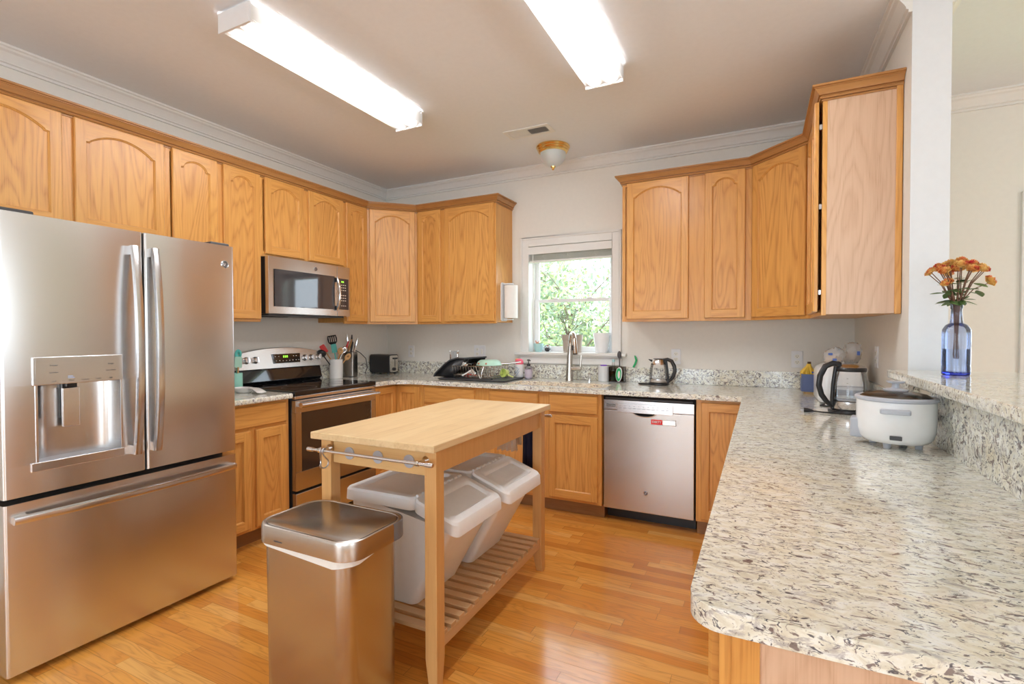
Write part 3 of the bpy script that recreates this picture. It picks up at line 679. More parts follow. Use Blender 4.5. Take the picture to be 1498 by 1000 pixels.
m = MB(F).mat('pale_blue').box(-2.957, -2.935, .1086, .109, 1.125, 1.128).box(-2.957, -2.94, .1086, .109, 1.131, 1.134); m.build('indicator', None, cp)
def vhandle(y, par, lab):
    zs = [(.772+(1.684-.772)*i/24) for i in range(25)]
    rs = []
    for i, z in enumerate(zs):
        q = 2*i/24-1; nx = .100+.026+.034*(1-abs(q)**2.4); w = .0155; th = .011
        rs.append([(y-w, nx-th*.2, z), (y-w*.8, nx+th*.75, z), (y, nx+th, z), (y+w*.8, nx+th*.75, z), (y+w, nx-th*.2, z), (y+w*.9, nx-th, z), (y-w*.9, nx-th, z)])
    h = MB(F).mat('steel_bar_z').rings(rs)
    for za, zb_ in ((.772, .812), (1.644, 1.684)): h.box(y-.014, y+.014, .0995, .128, za+.001, zb_-.001)
    o = h.build('handle', None, par, angle=35); o['label'] = lab
vhandle(-2.722, dl, 'bowed vertical handle of the left door'); vhandle(-2.640, dr, 'bowed vertical handle of the right door')
rs = []
for i in range(31):
    q = 2*i/30-1; y = -2.698+.432*q; nx = .100+.024+.030*(1-abs(q)**2.4); w = .0155
    rs.append([(y, nx-.003, .612-w), (y, nx+.008, .612-w*.8), (y, nx+.0115, .612), (y, nx+.008, .612+w*.8), (y, nx-.003, .612+w), (y, nx-.011, .612+w*.9), (y, nx-.011, .612-w*.9)])
h = MB(F).mat('steel_bar').rings(rs)
for a in (-3.129, -2.307): h.box(a, a+.040, .0995, .128, .599, .625)
h.build('handle', None, fz, angle=35)['label'] = 'bowed horizontal freezer handle'
def badge(par, F, y, z, r=.018):
    """round maker's badge: ring with two script letters"""
    m = MB(F).mat('chrome'); m.lathe([(r, 0.0), (r, .002), (r*.86, .003), (r*.84, .0015)], seg=28, caps=False, axis=(F(y, 0, z) if False else (y, 0, z), (0, 1, 0)))
    b_ = m.build('badge', None, par)
    MB(F).mat('print').lathe([(r*.84, .0015), (.0005, .0016)], seg=28, caps=False, axis=((y, 0, z), (0, 1, 0))).build('badge_face', None, b_)
    m = MB(F).mat('chrome')
    m.tube([(y-r*.08+r*.30*math.cos(a)-r*.15, .002, z+r*.36*math.sin(a)+r*.02) for a in [math.radians(k) for k in range(40, 330, 24)]]+[(y-r*.08, .002, z-r*.05), (y-r*.25, .002, z-r*.05)], r*.06, 5)
    m.tube([(y+r*.22+r*.26*math.cos(a), .002, z+r*.20+r*.19*math.sin(a)) for a in [math.radians(k) for k in range(30, 271, 24)]]+[(y+r*.22+r*.30*math.cos(a), .002, z-r*.20+r*.21*math.sin(a)) for a in [math.radians(k) for k in range(90, 331, 24)]], r*.06, 5)
    for k in range(4):
        a = PI/2*k+PI/4; c = Vector((y+r*.68*math.cos(a), .002, z+r*.68*math.sin(a))); tq = Vector((-math.sin(a), 0, math.cos(a)))
        m.tube([c-tq*r*.26, c+Vector((math.cos(a), 0, math.sin(a)))*r*.07, c+tq*r*.26], r*.05, 5)
    m.build('badge_monogram', None, b_)
badge(dr, Fr((FX, 0, 0), Y, X), -2.297, 1.655, .020)

# ============================================================ MICROWAVE
t = thing('microwave_oven', 'stainless over-the-range microwave with dark window and curved handle', 'microwave', (.2, -1.27, 1.435))
MY0, MY1, MZ0, MZ1, MX = -1.638, -.888, 1.437, 1.830, .385
MB().mat('black_plastic').box(.002, MX-.045, MY0, MY1, MZ0, MZ1-.001).build('body', None, t, bevel=.003)
m = MB().mat('dark_grey'); m.box(.05, MX-.05, MY0+.03, MY1-.03, MZ0-.012, MZ0); m.box(.10, .20, MY0+.12, MY0+.30, MZ0-.018, MZ0-.012); m.build('vent_grille', None, t, bevel=.002)
F = Fr((MX-.045, 0, 0), Y, X); YP = -1.030
def bowed(name, y0, y1, par):
    m = MB(F).mat('steel'); N = 20; rs = []
    f = lambda y: .045-.010*abs((y-(MY0+MY1)/2)/.375)**3
    ys = [y0+(y1-y0)*i/N for i in range(N+1)]
    m.rings([[(y, f(y), z) for y in ys]+[(y1, 0, z), (y0, 0, z)] for z in (MZ0, MZ1)])
    return m.build(name, None, par, bevel=.0015, seg=2)
dd = bowed('door', MY0, YP-.0015, t); cp = bowed('control_panel', YP+.0015, MY1, t)
m = MB(F).mat('mw_glass'); m.extr([(MY0+.040, .0445, MZ0+.050), (YP-.030, .0462, MZ0+.050), (YP-.030, .0462, MZ1-.085), (MY0+.040, .0445, MZ1-.085)], (0, .0010, 0)); wn = m.build('window', None, dd, bevel=.0008)
m = MB(F).mat('mw_glass'); m.extr([(YP+.018, .0425, MZ0+.052), (MY1-.018, .038, MZ0+.052), (MY1-.018, .038, MZ1-.095), (YP+.018, .0425, MZ1-.095)], (0, .0022, 0)); kp = m.build('keypad', None, cp, bevel=.0008)
m = MB(F).mat('screen_green')
for k in range(3): m.box(YP+.042+k*.010, YP+.048+k*.010, .043, .0446, MZ1-.127, MZ1-.115)
m.build('display', None, kp)
m = MB(F).mat('ivory')
for r_ in range(9):
    for k in range(3):
        if r_ in (3, 7): continue
        z = MZ1-.150-r_*.0205; m.box(YP+.036+k*.022, YP+.048+k*.022, .041, .0438-.0007*k, z, z+.006)
m.build('key_print', None, kp)
pts = []
for i in range(17):
    q = 2*i/16-1; pts.append((YP-.012, .052+.030*(1-abs(q)**2.2), MZ0+.172+.128*q))
m = MB(F).mat('chrome').tube(pts, .0105, 10, up=(1, 0, 0)); m.mat('black_plastic').box(YP-.028, YP-.004, .042, .060, MZ0+.046, MZ0+.078).box(YP-.028, YP-.004, .042, .060, MZ1-.128, MZ1-.095); m.build('handle', None, dd)
badge(dd, Fr((MX+.0005, 0, 0), Y, X), -1.245, MZ1-.050, .0165)

# ============================================================ RANGE
t = thing('electric_range', 'stainless electric range with black glass cooktop and backguard knobs', 'stove', (.33, -1.30, 0))
RY0, RY1 = -1.681, -.921
MB().mat('black_plastic').box(.03, .630, RY0, RY1, .03, .893).build('body', None, t)
m = MB().mat('black_gloss').box(.075, .672, RY0-.002, RY1+.002, .893, .925); ck = m.build('cooktop', None, t, bevel=.006)
m = MB().mat('dark_grey')
for cx, cy, r in ((.50, -1.50, .115), (.50, -1.11, .09), (.24, -1.49, .08), (.24, -1.12, .10)):
    m.lathe([(r, .9251), (r, .9255), (r-.003, .9255), (r-.003, .9251)], (cx, cy), 40, caps=False)
m.build('burner_ring', None, ck)
F = Fr((.630, 0, 0), Y, X)
m = MB(F).mat('steel'); dz0, dz1 = .268, .862
wy0, wy1, wz0, wz1 = RY0+.052, RY1-.052, .390, .780
for q in ((RY0+.004, RY1-.004, .002, .040, wz1, dz1), (RY0+.004, RY1-.004, .002, .040, dz0, wz0), (RY0+.004, wy0, .002, .040, wz0, wz1), (wy1, RY1-.004, .002, .040, wz0, wz1)): m.box(*q)
od = m.build('oven_door', None, t, bevel=.002)
MB(F).mat('oven_glass').box(wy0, wy1, .01, .036, wz0, wz1).build('oven_window', None, od)
m = MB(F).mat('steel_bar'); m.tube([(RY0+.012+(.736)*i/12, .082, .834) for i in range(13)], .0165, 14); m.box(RY0+.018, RY0+.048, .038, .082, .822, .846); m.box(RY1-.048, RY1-.018, .038, .082, .822, .846); m.build('handle', None, od)
m = MB(F).mat('steel_bar').box(RY0+.006, RY1-.006, .0, .034, .868, .890); m.build('vent_trim', None, t, bevel=.003)
m = MB(F).mat('steel').box(RY0+.004, RY1-.004, .002, .040, .055, .250); m.build('storage_drawer', None, t, bevel=.003)
# backguard with arched top
m = MB().mat('black_gloss'); m.rings([[(x, y, z) for x, z in ((.008, .925), (.075, .925), (.098, .945), (.070, 1.045), (.008, 1.045))] for y in (RY0+.004, RY1-.004)]); bk = m.build('backguard', None, t, bevel=.004)
N = 24; top = [(RY0+.002+(.756)*i/N, 1.150+.042*(1-abs(2*i/N-1)**2.2)) for i in range(N+1)]; bot = [(RY1-.002, 1.036), (RY0+.002, 1.036)]
def bgx(z): return .092-.16*(z-1.036)
m = MB().mat('steel'); pts = top+bot
m.rings([[(.008, y, z) for y, z in pts], [(bgx(z), y, z) for y, z in pts]]); cp = m.build('control_panel', None, t, bevel=.004)
tl = math.atan(.16)
Np = Vector((math.cos(tl), 0, math.sin(tl)))
m = MB().mat('black_gloss'); d0, d1 = -1.392, -1.132
def bp(y, z, o=.0): return (bgx(z)+o, y, z)
m.extr([bp(d0+.010, 1.072, .0), bp(d1-.006, 1.072, .0), bp(d1, 1.143, .0), bp(d0, 1.143, .0)], Np*.003); ds = m.build('display_panel', None, cp, bevel=.001)
m = MB().mat('screen_green')
for k in range(3): y = -1.292+.016*k; m.extr([bp(y, 1.114, .0025), bp(y+.010, 1.114, .0025), bp(y+.010, 1.130, .0025), bp(y, 1.130, .0025)], Np*.001)
m.build('clock_digits', None, ds)
m = MB().mat('ivory')
for k, (y, z) in enumerate([(-1.365, 1.122), (-1.335, 1.122), (-1.36, 1.09), (-1.33, 1.09), (-1.30, 1.088), (-1.27, 1.088), (-1.24, 1.088), (-1.21, 1.09), (-1.20, 1.122), (-1.175, 1.122), (-1.18, 1.09), (-1.155, 1.09)]):
    m.extr([bp(y, z, .0028), bp(y+.008, z, .0028), bp(y+.008, z+.005, .0028), bp(y, z+.005, .0028)], Np*.0008)
m.build('key_print', None, ds)
for y in (-1.600, -1.527, -1.086, -1.022, -.950):
    c = Vector(bp(y, 1.105)); k_ = MB().mat('steel_bar').lathe([(.026, -.002), (.026, .002), (.021, .006), (.021, .020), (.018, .024), (.0005, .025)], seg=24, axis=(c, Np))
    up = Vector((-math.sin(tl), 0, math.cos(tl))); s = Vector((0, 1, 0))
    k_.rings([[tuple(c+Np*h+s*a*(.006)+up*b_*.021) for a, b_ in ((-1, -1), (1, -1), (1, 1), (-1, 1))] for h in (.018, .034)]); k_.build('knob', None, cp, bevel=.001)

# ============================================================ DISHWASHER
t = thing('dishwasher', 'stainless built-in dishwasher with a pocket handle and a red DIRTY magnet', 'dishwasher', (2.705, -.30, 0))
DX0, DX1, DY = 2.405, 2.998, -.585
MB().mat('void').box(DX0-.003, DX1+.006, -.57, -.02, .10, .876).build('tub', None, t)
m = MB().mat('dark_grey').box(DX0+.01, DX1-.01, DY+.006, -.50, .843, .856); m.build('inner_rim', None, t, bevel=.004)
MB().mat('black_plastic').box(DX0, DX1, -.470, -.45, .0, .105).build('toe_panel', None, t)
F = Fr((0, DY+.045, 0), X, -Y); hx0, hx1 = 2.590, 2.775; zt = .772
m = MB(F).mat('steel'); N = 16
arcp = [(hx0+(hx1-hx0)*i/N, zt-.034*(1-abs(2*i/N-1)**2.6)) for i in range(N+1)]
front = [(DX0, zt), (DX0, .094), (DX1, .094), (DX1, zt)]+[(x, z) for x, z in reversed(arcp)]
lp = [Vector((x, z, 0)) for x, z in front]; tri = tessellate_polygon([lp])
va = [m.bm.verts.new(m.P((v.x, .045, v.y))) for v in lp]; vb = [m.bm.verts.new(m.P((v.x, .0, v.y))) for v in lp]
for a, b_, c in tri: m.face([va[a], va[b_], va[c]])
for i in range(len(lp)): j = (i+1) % len(lp); m.face([va[i], va[j], vb[j], vb[i]])
dd = m.build('door', None, t, bevel=.004)
m = MB(F).mat('chrome'); m.tube([(x, .045, z) for x, z in arcp], .0035, 8); m.build('pocket_rim', None, dd)
m = MB(F).mat('steel_dark'); m.rings([[(x, .045-.0, z) for x, z in arcp], [(x, .012, z+.004) for x, z in arcp]], closed=False, caps=False); m.mat('black_plastic').box(hx0, hx1, .004, .012, zt-.04, zt); m.build('pocket_handle', None, dd)
m = MB(F).mat('steel_bar').box(DX0, DX1, 0, .046, zt+.002, .842); cp = m.build('control_panel', None, t, bevel=.003)
m = MB(F).mat('steel_bar').box(2.500, 2.868, .045, .050, zt-.012, .822); ps = m.build('button_strip', None, cp, bevel=.002)
m = MB(F).mat('black_plastic')
for z in (.808, .797):
    for k in range(6): m.box(2.427+k*.0105, 2.4365+k*.0105, .0455, .0468, z, z+.0045)
m.build('vent_slot', None, cp)
m = MB(F).mat('print')
for k in range(11): x = 2.52+k*.031; m.box(x, x+.006, .050, .0504, .803, .806); m.box(x-.006, x+.014, .050, .0504, .789, .791)
m.build('key_print', None, ps)
badge(dd, Fr((0, DY, 0), X, -Y), 2.693, .228, .0155)
t = thing('dishwasher_magnet', 'slim sliding dishwasher magnet reading DIRTY in white on red', 'magnet', (2.80, DY-.004, .70))
F = Fr((2.722, DY-.0005, .6905), X, -Y)
m = MB(F).mat('white_plastic').box(0, .166, 0, .003, 0, .040); m.build('plate', None, t, bevel=.001)
m = MB(F).mat('tag_red').box(.006, .078, .003, .0042, .004, .036); rd = m.build('red_slider', None, t)
m = MB(F).mat('nickel').box(.081, .160, .003, .0044, .005, .035); m.build('blank_slider', None, t)
text('DIRTY', .021, Fr(tuple(F(.042, .0046, .020)), X, -Y), 'white_plastic', t, 'lettering', bold=.0006)

# ============================================================ CEILING FIXTURES
def fluor(cx, y0, y1, label):
    t = thing('fluorescent_light', label, 'ceiling light', (cx, (y0+y1)/2, 2.62), group=None); w = .101; L = (y1-y0)/2
    m = MB(); c = cx; yc = (y0+y1)/2
    m.mat('white_plastic'); m.box(c-.09, c+.09, y0+.012, y1-.012, 2.695, H-.001); m.build('housing', None, t)
    prof = []
    for i in range(25):
        q = -1+2*i/24; x = q*w
        z = 2.628+.010*math.cos(q*PI*2)*(1-abs(q)**6) if abs(q) < .93 else 2.628
        prof.append((x, z-.006*math.cos(q*PI)))
    prof = [(-w, 2.700)]+[(-w-.0, 2.66)]+prof+[(w, 2.66), (w, 2.700)]
    m = MB().mat('tube_lens'); m.rings([[(c+x, y, z) for x, z in prof] for y in (y0+.010, y1-.010)], closed=False, caps=False); m.build('diffuser', None, t, angle=60)
    for ya, yb in ((y0, y0+.010), (y1-.010, y1)):
        e = MB().mat('white_plastic'); e.rings([[(c+x, y, z) for x, z in ((-w-.002, H-.012), (-w-.002, 2.618), (w+.002, 2.618), (w+.002, H-.012))] for y in (ya, yb)]); e.build('end_cap', None, t, smooth=False)
fluor(1.329, -2.530, -1.325, 'long fluorescent ceiling light on the left, parallel to the refrigerator wall')
fluor(2.615, -2.512, -1.307, 'long fluorescent ceiling light on the right, cut off by the top of the picture')
t = thing('dome_light', 'small brass-rimmed dome ceiling light with frosted glass shade', 'ceiling light', (1.952, -.385, H))
m = MB().mat('brass').lathe([(.125, H-.001), (.128, H-.010), (.118, H-.018), (.120, H-.026), (.110, H-.034), (.112, H-.042), (.100, H-.052), (.094, H-.052)], (1.952, -.385), 40, caps=False); m.build('rim', None, t)
m = MB().mat('frosted_shade').lathe([(.096, H-.050), (.095, H-.075), (.086, H-.105), (.066, H-.132), (.035, H-.150), (.001, H-.155)], (1.952, -.385), 40, caps=False); m.build('shade', None, t)
m = MB().mat('brass').lathe([(.001, H-.150), (.020, H-.152), (.018, H-.160), (.008, H-.165), (.010, H-.172), (.006, H-.178), (.001, H-.180)], (1.952, -.385), 20, caps=False); m.build('finial', None, t)
t = thing('ceiling_vent', 'white rectangular ceiling air register in front of the dome light', 'vent', (1.905, -.725, H))
m = MB().mat('trim_paint'); vx0, vx1, vy0, vy1 = 1.733, 2.078, -.800, -.650; z0, z1 = H-.007, H-.0005
for q in ((vx0, vx1, vy0, vy0+.028), (vx0, vx1, vy1-.028, vy1), (vx0, vx0+.032, vy0+.028, vy1-.028), (vx1-.032, vx1, vy0+.028, vy1-.028), (1.898, 1.908, vy0+.028, vy1-.028)): m.box(*q, z0, z1)
m.build('frame', None, t, bevel=.002)
MB().mat('void').box(vx0+.03, vx1-.03, vy0+.026, vy1-.026, H-.001, H-.0004).build('duct', None, t)
m = MB().mat('trim_paint')
for k in range(22):
    x = vx0+.036+k*.0128; tilt = .006 if x < 1.9 else -.003
    m.rings([[(x, y, z0+.0005), (x+.002, y, z0+.0005), (x+.002+tilt, y, z1-.0008), (x+tilt, y, z1-.0008)] for y in (vy0+.028, vy1-.028)])
tag(m.build('louvres', None, t, smooth=False), kind='stuff')

# ============================================================ OUTLETS
def outlet(F, label, gang=1, switch=False, name='wall_outlet'):
    t = thing(name, label, 'electrical outlet', tuple(F(0, 0, 0))); w = .035 if gang == 1 else .058
    m = MB(F).mat('white_plastic'); m.rings([[(x, n, z) for x, z in rrect(-w+i, w-i, -.0575+i, .0575-i, .004, 3)] for n, i in ((.0005, 0), (.004, .0), (.006, .002))]); m.build('plate', None, t, angle=30)
    for gx in ([0] if gang == 1 else [-.023, .023]):
        for z in (.020, -.020):
            if gang == 2 and gx > 0: continue
            f = MB(F).mat('ivory'); f.rings([[(gx+.0165*ex*math.cos(a), n, z+.0145*math.sin(a)) for a in [2*PI*k/20 for k in range(20)] for ex in (1,)] for n in (.006, .0085)])
            r = f.build('socket', None, t, angle=40)
            MB(F).mat('black_plastic').box(gx-.007, gx-.005, .0084, .0089, z-.001, z+.007).box(gx+.005, gx+.007, .0084, .0089, z-.001, z+.007).box(gx-.002, gx+.002, .0084, .0089, z-.008, z-.004).build('slots', None, r)
    if gang == 2: MB(F).mat('ivory').box(.016, .030, .005, .009, -.022, .022).build('switch', None, t, bevel=.001)
    return t
outlet(Fr((.305, 0, 1.122), X, -Y), 'white duplex outlet on the back wall right of the toaster')
outlet(Fr((1.080, 0, 1.130), X, -Y), 'white double-width outlet plate behind the dish rack', gang=2)
outlet(Fr((2.800, 0, 1.118), X, -Y), 'white duplex outlet just right of the small glass kettle')
outlet(Fr((3.599, 0, 1.114), X, -Y), 'white duplex outlet above the banana box')
outlet(Fr((XR, -.715, 1.168), -Y, -X), 'white outlet plate on the right wall above the rice cooker, seen edge on')

# ============================================================ ISLAND CART
ICX, ICY, IRZ = 2.042, -1.948, .013
t = thing('kitchen_cart', 'freestanding wooden kitchen cart with thick butcher block top and slatted shelf', 'kitchen island', (ICX, ICY, 0), IRZ)
# children in local coordinates
class LMB(MB):
    def build(s, name, mat=None, parent=None, **k):
        s.bm.transform(Matrix.Translation(Vector((ICX, ICY, 0))) @ Matrix.Rotation(IRZ, 4, 'Z')); return super().build(name, mat, parent, **k)
LMB().mat('butcher_block').box(-.299, .299, -.562, .562, .877, .905).build('worktop', None, t, bevel=.004)
lx, ly, lw = .242, .510, .052
def leg(sx, sy):
    x0, x1 = (sx*lx, sx*(lx-0)+0) , 0
    xo, yo = sx*.281, sy*.522; xi, yi = sx*(.281-lw), sy*(.522-lw); yt = sy*(.522-lw+.014)
    m = LMB().mat('birch_z')
    m.rings([[(xo, yo, z), (xi if z > .1 else sx*(.281-lw*.72), yo, z), (xi if z > .1 else sx*(.281-lw*.72), yi if z > .1 else sy*(.522-lw*.72), z), (xo, yi if z > .1 else sy*(.522-lw*.72), z)] for z in (0, .105, .877)])
    return m.build('leg', None, t, bevel=.003)
for sx in (1, -1):
    for sy in (1, -1): leg(sx, sy)
m = LMB().mat('birch_x')
LMB().mat('birch_x').box(-.224, .224, -.512, -.492, .778, .876).build('end_apron', None, t, bevel=.002)
LMB().mat('birch_x').box(-.224, .224, .492, .512, .778, .876).build('end_apron', None, t, bevel=.002)
LMB().mat('birch_z').box(.250, .270, -.470, .470, .786, .876).build('side_apron', None, t, bevel=.002)
LMB().mat('birch_z').box(-.270, -.250, -.470, .470, .786, .876).build('side_apron', None, t, bevel=.002)
for sx in (1, -1): LMB().mat('slat_wood').box(sx*.262-.010, sx*.262+.010, -.470, .470, .130, .172).build('shelf_rail', None, t, bevel=.002)
for k in range(16):
    y = -.455+k*.0607; LMB().mat('slat_wood').box(-.272, .272, y-.019, y+.019, .172, .188).build('slat', None, t, bevel=.002)
def rail(sy, hooks):
    t2 = t; y = sy*(.522+.050)
    m = LMB().mat('steel_bar').tube([(-.285, y, .838), (.285, y, .838)], .0065, 12); r = m.build('towel_rail', None, t)
    for x in (-.215, .215):
        q = LMB().mat('nickel'); q.lathe([(.016, 0), (.013, .006), (.007, .012), (.006, .040)], seg=16, axis=((x+.02*(1 if x > 0 else -1), sy*.522, .838), (0, sy, 0))); q.lathe([(.0095, -.007), (.0105, 0), (.0095, .007)], seg=16, axis=((x+.02*(1 if x > 0 else -1), y, .838), (1, 0, 0))); q.build('rail_bracket', None, r)
    for x in (-.288, .288): LMB().mat('steel_bar').lathe([(.0085, -.016), (.009, .0), (.0085, .012), (.0065, .014)], seg=14, axis=((x, y, .838), (1 if x > 0 else -1, 0, 0))).build('end_cap', None, r)
rail(-1, True); rail(1, False)
def loc2(x, y, z):
    v = Matrix.Rotation(IRZ, 4, 'Z') @ Vector((x, y, z)); return (v.x+ICX, v.y+ICY, v.z)
for i, (x, lab) in enumerate(((-.137, 'grey round magnetic disc on the cart end, nearest the hooks'), (.007, 'grey round magnetic disc in the middle of the cart end'), (.155, 'grey round magnetic disc on the cart end, nearest the right leg'))):
    q = thing('magnetic_disc', lab, 'disc', loc2(x, -.513, .824), IRZ)
    m = LMB().mat('grey_plastic').lathe([(.0245, .0), (.0245, .004), (.022, .005), (.0005, .005)], seg=28, axis=((x-.0, -.512, .824), (0, -1, 0))); m.build('disc', None, q)
    m = LMB().mat('print')
    for k in (-1, 0, 1): m.rings([[(x+k*.008-.002, yy, .822), (x+k*.008+.002, yy, .822), (x+k*.008, yy, .829)] for yy in (-.5165, -.5178)])
    m.build('slots', None, q)
for i, (x, a, lab) in enumerate(((-.232, .75, 'steel S-hook on the cart rail, outermost by the rail end'), (-.212, -.15, 'steel S-hook on the cart rail, the inner of the pair'))):
    pts = []
    for k in range(9): q = math.radians(-60+30*k); pts.append((0, .0125*math.cos(q), .0125*math.sin(q)))
    pts = [(0, p[1], p[2]) for p in pts]
    low = [(0, -.002+.020*math.cos(math.radians(k)), -.052+.020*math.sin(math.radians(k))) for k in range(100, -130, -22)]
    path = [(0, .010*math.cos(math.radians(k)), .010*math.sin(math.radians(k))) for k in range(-50, 200, 25)]+[(0, -.006, -.012), (0, .004, -.026)]+[(0, .000+.019*math.cos(math.radians(k)), -.048+.019*math.sin(math.radians(k))) for k in range(60, -190, -25)]
    ca, sa = math.cos(a), math.sin(a)
    w = [loc2(x+(-sa)*p[1], -.572+ca*p[1], .838+p[2]) for p in path]
    one(MB().mat('zinc').tube(w, .0032, 8), 'hook', None, lab, 'hook', w[0])
# cloth and bags hanging from the far rail
def drape(name, mat, x0, x1, ztop, zbot, label, cat, amp=.008, yb=.575, fold=7, thick=.004):
    m = LMB().mat(mat); N, K = 26, 14; rs = []
    for j in range(K+1):
        f = j/K; z = ztop-(ztop-zbot)*f; g = .82+.25*f
        rs.append([((x0+x1)/2+((x0+x1)/2-x0)*(2*i/N-1)*g, yb+amp*(.4+f)*math.sin(fold*i/N*PI+f*1.7), z) for i in range(N+1)])
    m.rings(rs, closed=False, caps=False); o = m.build(name, None, None, solid=thick); recentre(o, loc2((x0+x1)/2, yb, ztop)); return tag(o, label, cat)
drape('kitchen_towel', 'navy', .118, .215, .832, .44, 'dark navy towel hanging from the far end of the cart beside the leg', 'towel')
drape('cleaning_cloth', 'pale_blue', .112, .222, .845, .792, 'pale blue cloth folded over the far cart rail above the navy towel', 'cloth', yb=.582)
drape('plastic_bag', 'bag_film', -.04, .090, .840, .62, 'crumpled clear plastic bag hanging from the far end of the cart', 'bag', amp=.02, fold=9, thick=.001)
drape('paper_bag', 'bread', .085, .115, .835, .66, 'narrow brown and silver packet hanging between the bag and the navy towel', 'packet', amp=.006)

# ============================================================ RECYCLING BINS
def bin_(y0, y1, dx, label):
    X0, XH, XT, XB = 1.768+dx, 2.133+dx, 2.335+dx, 2.115+dx; zb, zt = .188, .640
    t = thing('recycling_bin', label, 'bin', ((X0+XB)/2, (y0+y1)/2, zb), group=None)
    m = MB().mat('bin_body'); n = 6
    def ring(xa, xb, ya, yb, z, r, dz=0):
        pts = rrect(xa, xb, ya, yb, r, n); return [(x, y, z+dz*max(0, (x-XH)/(xb-XH)) if dz else z) for x, y in pts]
    body = [ring(X0+.045, XB, y0+.03, y1-.03, zb, .03), ring(X0+.04, XB+.003, y0+.026, y1-.026, zb+.01, .03), ring(X0+.012, XH+.165, y0+.014, y1-.014, zt-.035, .03, -.085)]
    m.rings(body); m.build('tub', None, t, angle=50)
    # lid rear half with recessed centre
    def lidpart(nm, xa, xb, za, zb_, col='bin_plastic', open_end=None):
        def zz(x): return za+(zb_-za)*(x-xa)/(xb-xa)
        m = MB().mat(col); r = .028
        def rc(i, dz):
            pts = []
            for x, y in rrect(xa, xb, y0, y1, r, 5):
                pts.append((x, y))
            out = []
            for x, y in pts:
                if open_end == 'hi' and x > (xa+xb)/2 : pass
                cx, cy = (xa+xb)/2, (y0+y1)/2
                xs = cx+(x-cx)*(1-2*i/(xb-xa)); ys = cy+(y-cy)*(1-2*i/(y1-y0)); out.append((xs, ys, zz(xs)+dz))
            return out
        m.rings([rc(-.004, -.052), rc(-.002, -.010), rc(.004, -.001), rc(.010, .0), rc(.034, .0), rc(.040, -.004), rc(.046, -.012), rc(.060, -.013)])
        return m.build(nm, None, t, angle=28)
    lidpart('lid', X0, XH-.001, zt, zt+.002)
    f = lidpart('flap', XH+.001, XT, zt+.002, zt-.072)
    h = MB().mat('bin_plastic')
    for k in range(9): yy = y0+.04+(y1-y0-.08)*k/8; h.cyl((XH, yy-.014, zt+.002), (XH, yy+.010, zt+.002), .006)
    h.build('hinge', None, t)
bin_(-2.345, -1.962, 0, 'white recycling bin with flap lid under the cart, nearest the camera')
bin_(-1.925, -1.545, .012, 'white recycling bin with flap lid under the cart, the farther of the two')

# ============================================================ TRASH CAN
t = thing('trash_can', 'tall rectangular stainless steel trash can with flat lid, in front of the cart', 'trash can', (2.028, -2.664, 0))
x0, x1, y0, y1 = 1.803, 2.253, -2.812, -2.516
m = MB().mat('steel_can')
bd = [[(x, y, z) for x, y in rrect(x0+.018+d, x1-.030-d, y0+.014+d, y1-.016-d, .055, 8)] for z, d in ((.0, .006), (.02, .003), (.585, 0))]
m.rings(bd); m.build('body', None, t, angle=50)
m = MB().mat('steel_can'); m.rings([[(x, y, z) for x, y in rrect(x0+d, x1-d, y0+d, y1-d, .072, 10)] for z, d in ((.588, 0), (.640, 0), (.648, .002), (.650, .007), (.6485, .011), (.645, .013))], caps=False)
m.rings([[(x, y, .588) for x, y in rrect(x0, x1, y0, y1, .072, 10)], [(x, y, .588) for x, y in rrect(x0+.02, x1-.02, y0+.02, y1-.02, .055, 10)]], caps=False)
rm = m.build('lid_rim', None, t, angle=30)
m = MB().mat('steel_can_lid'); m.rings([[(x, y, z) for x, y in rrect(x0+d, x1-d, y0+d, y1-d, .062, 10)] for z, d in ((.640, .016), (.6475, .016), (.6485, .018))]); m.build('lid', None, t, angle=30)
m = MB().mat('hinge_grey'); cx, cy = x1-.072, y1-.072
m.prism(arc(cx, cy, .0745, -14, 104, 16)+arc(cx, cy, .0700, 104, -14, 16), .589, .6475)
m.build('rear_hinge_cover', None, t)
m = MB().mat('paper'); rs = []
pl = rrect(x0+.012, x1-.022, y0+.006, y1-.010, .060, 10)
def sag(x, y):
    f = (x-x0)/(x1-x0); g = max(0, (y0+.10-y)/.10); h = max(0, (f-.80)/.20)*max(0, min(1, (y0+.20-y)/.12))
    return .586-.030*max(g*max(0, math.sin(PI*min(1, f*.62+.08)))**1.5, h)
m.rings([[(x, y, .589) for x, y in pl], [(x, y, sag(x, y)+.0015*math.sin(x*60+y*80)) for x, y in pl]], caps=False); m.build('bin_liner', None, t)
text('simplehuman', .0075, Fr((x0+.13, y0-.0003, .606), X, -Y), 'print', rm, 'lettering')

# ============================================================ WINDOW DRESSING
t = thing('window_blind', 'raised white slatted blind with flat valance at the top of the sink window', 'blind', ((WX0+WX1)/2, 0, 1.9))
bx0, bx1 = WX0+.006, WX1-.006
MB().mat('trim_paint').box(bx0-.004, bx1+.004, -.020, -.008, 1.972, 2.036).build('valance', None, t, bevel=.002)
MB().mat('blind_vinyl').box(bx0, bx1, .0, .045, 1.985, 2.030).build('headrail', None, t, bevel=.002)
for k in range(9):
    z = 1.980-k*.0068; MB().mat('blind_vinyl').rings([[(x, y, z+dz) for y, dz in ((.0, 0), (.025, .002), (.050, 0), (.050, .0026), (.025, .0046), (.0, .0026))] for x in (bx0, bx1)]).build('slat', None, t, smooth=False)
MB().mat('trim_paint').box(bx0, bx1, .0, .050, 1.905, 1.922).build('bottom_rail', None, t, bevel=.003)
MB().mat('trim_paint').cyl((bx0+.035, -.004, 1.98), (bx0+.04, -.002, 1.33), .004).build('tilt_wand', None, t)
m = MB().mat('trim_paint')
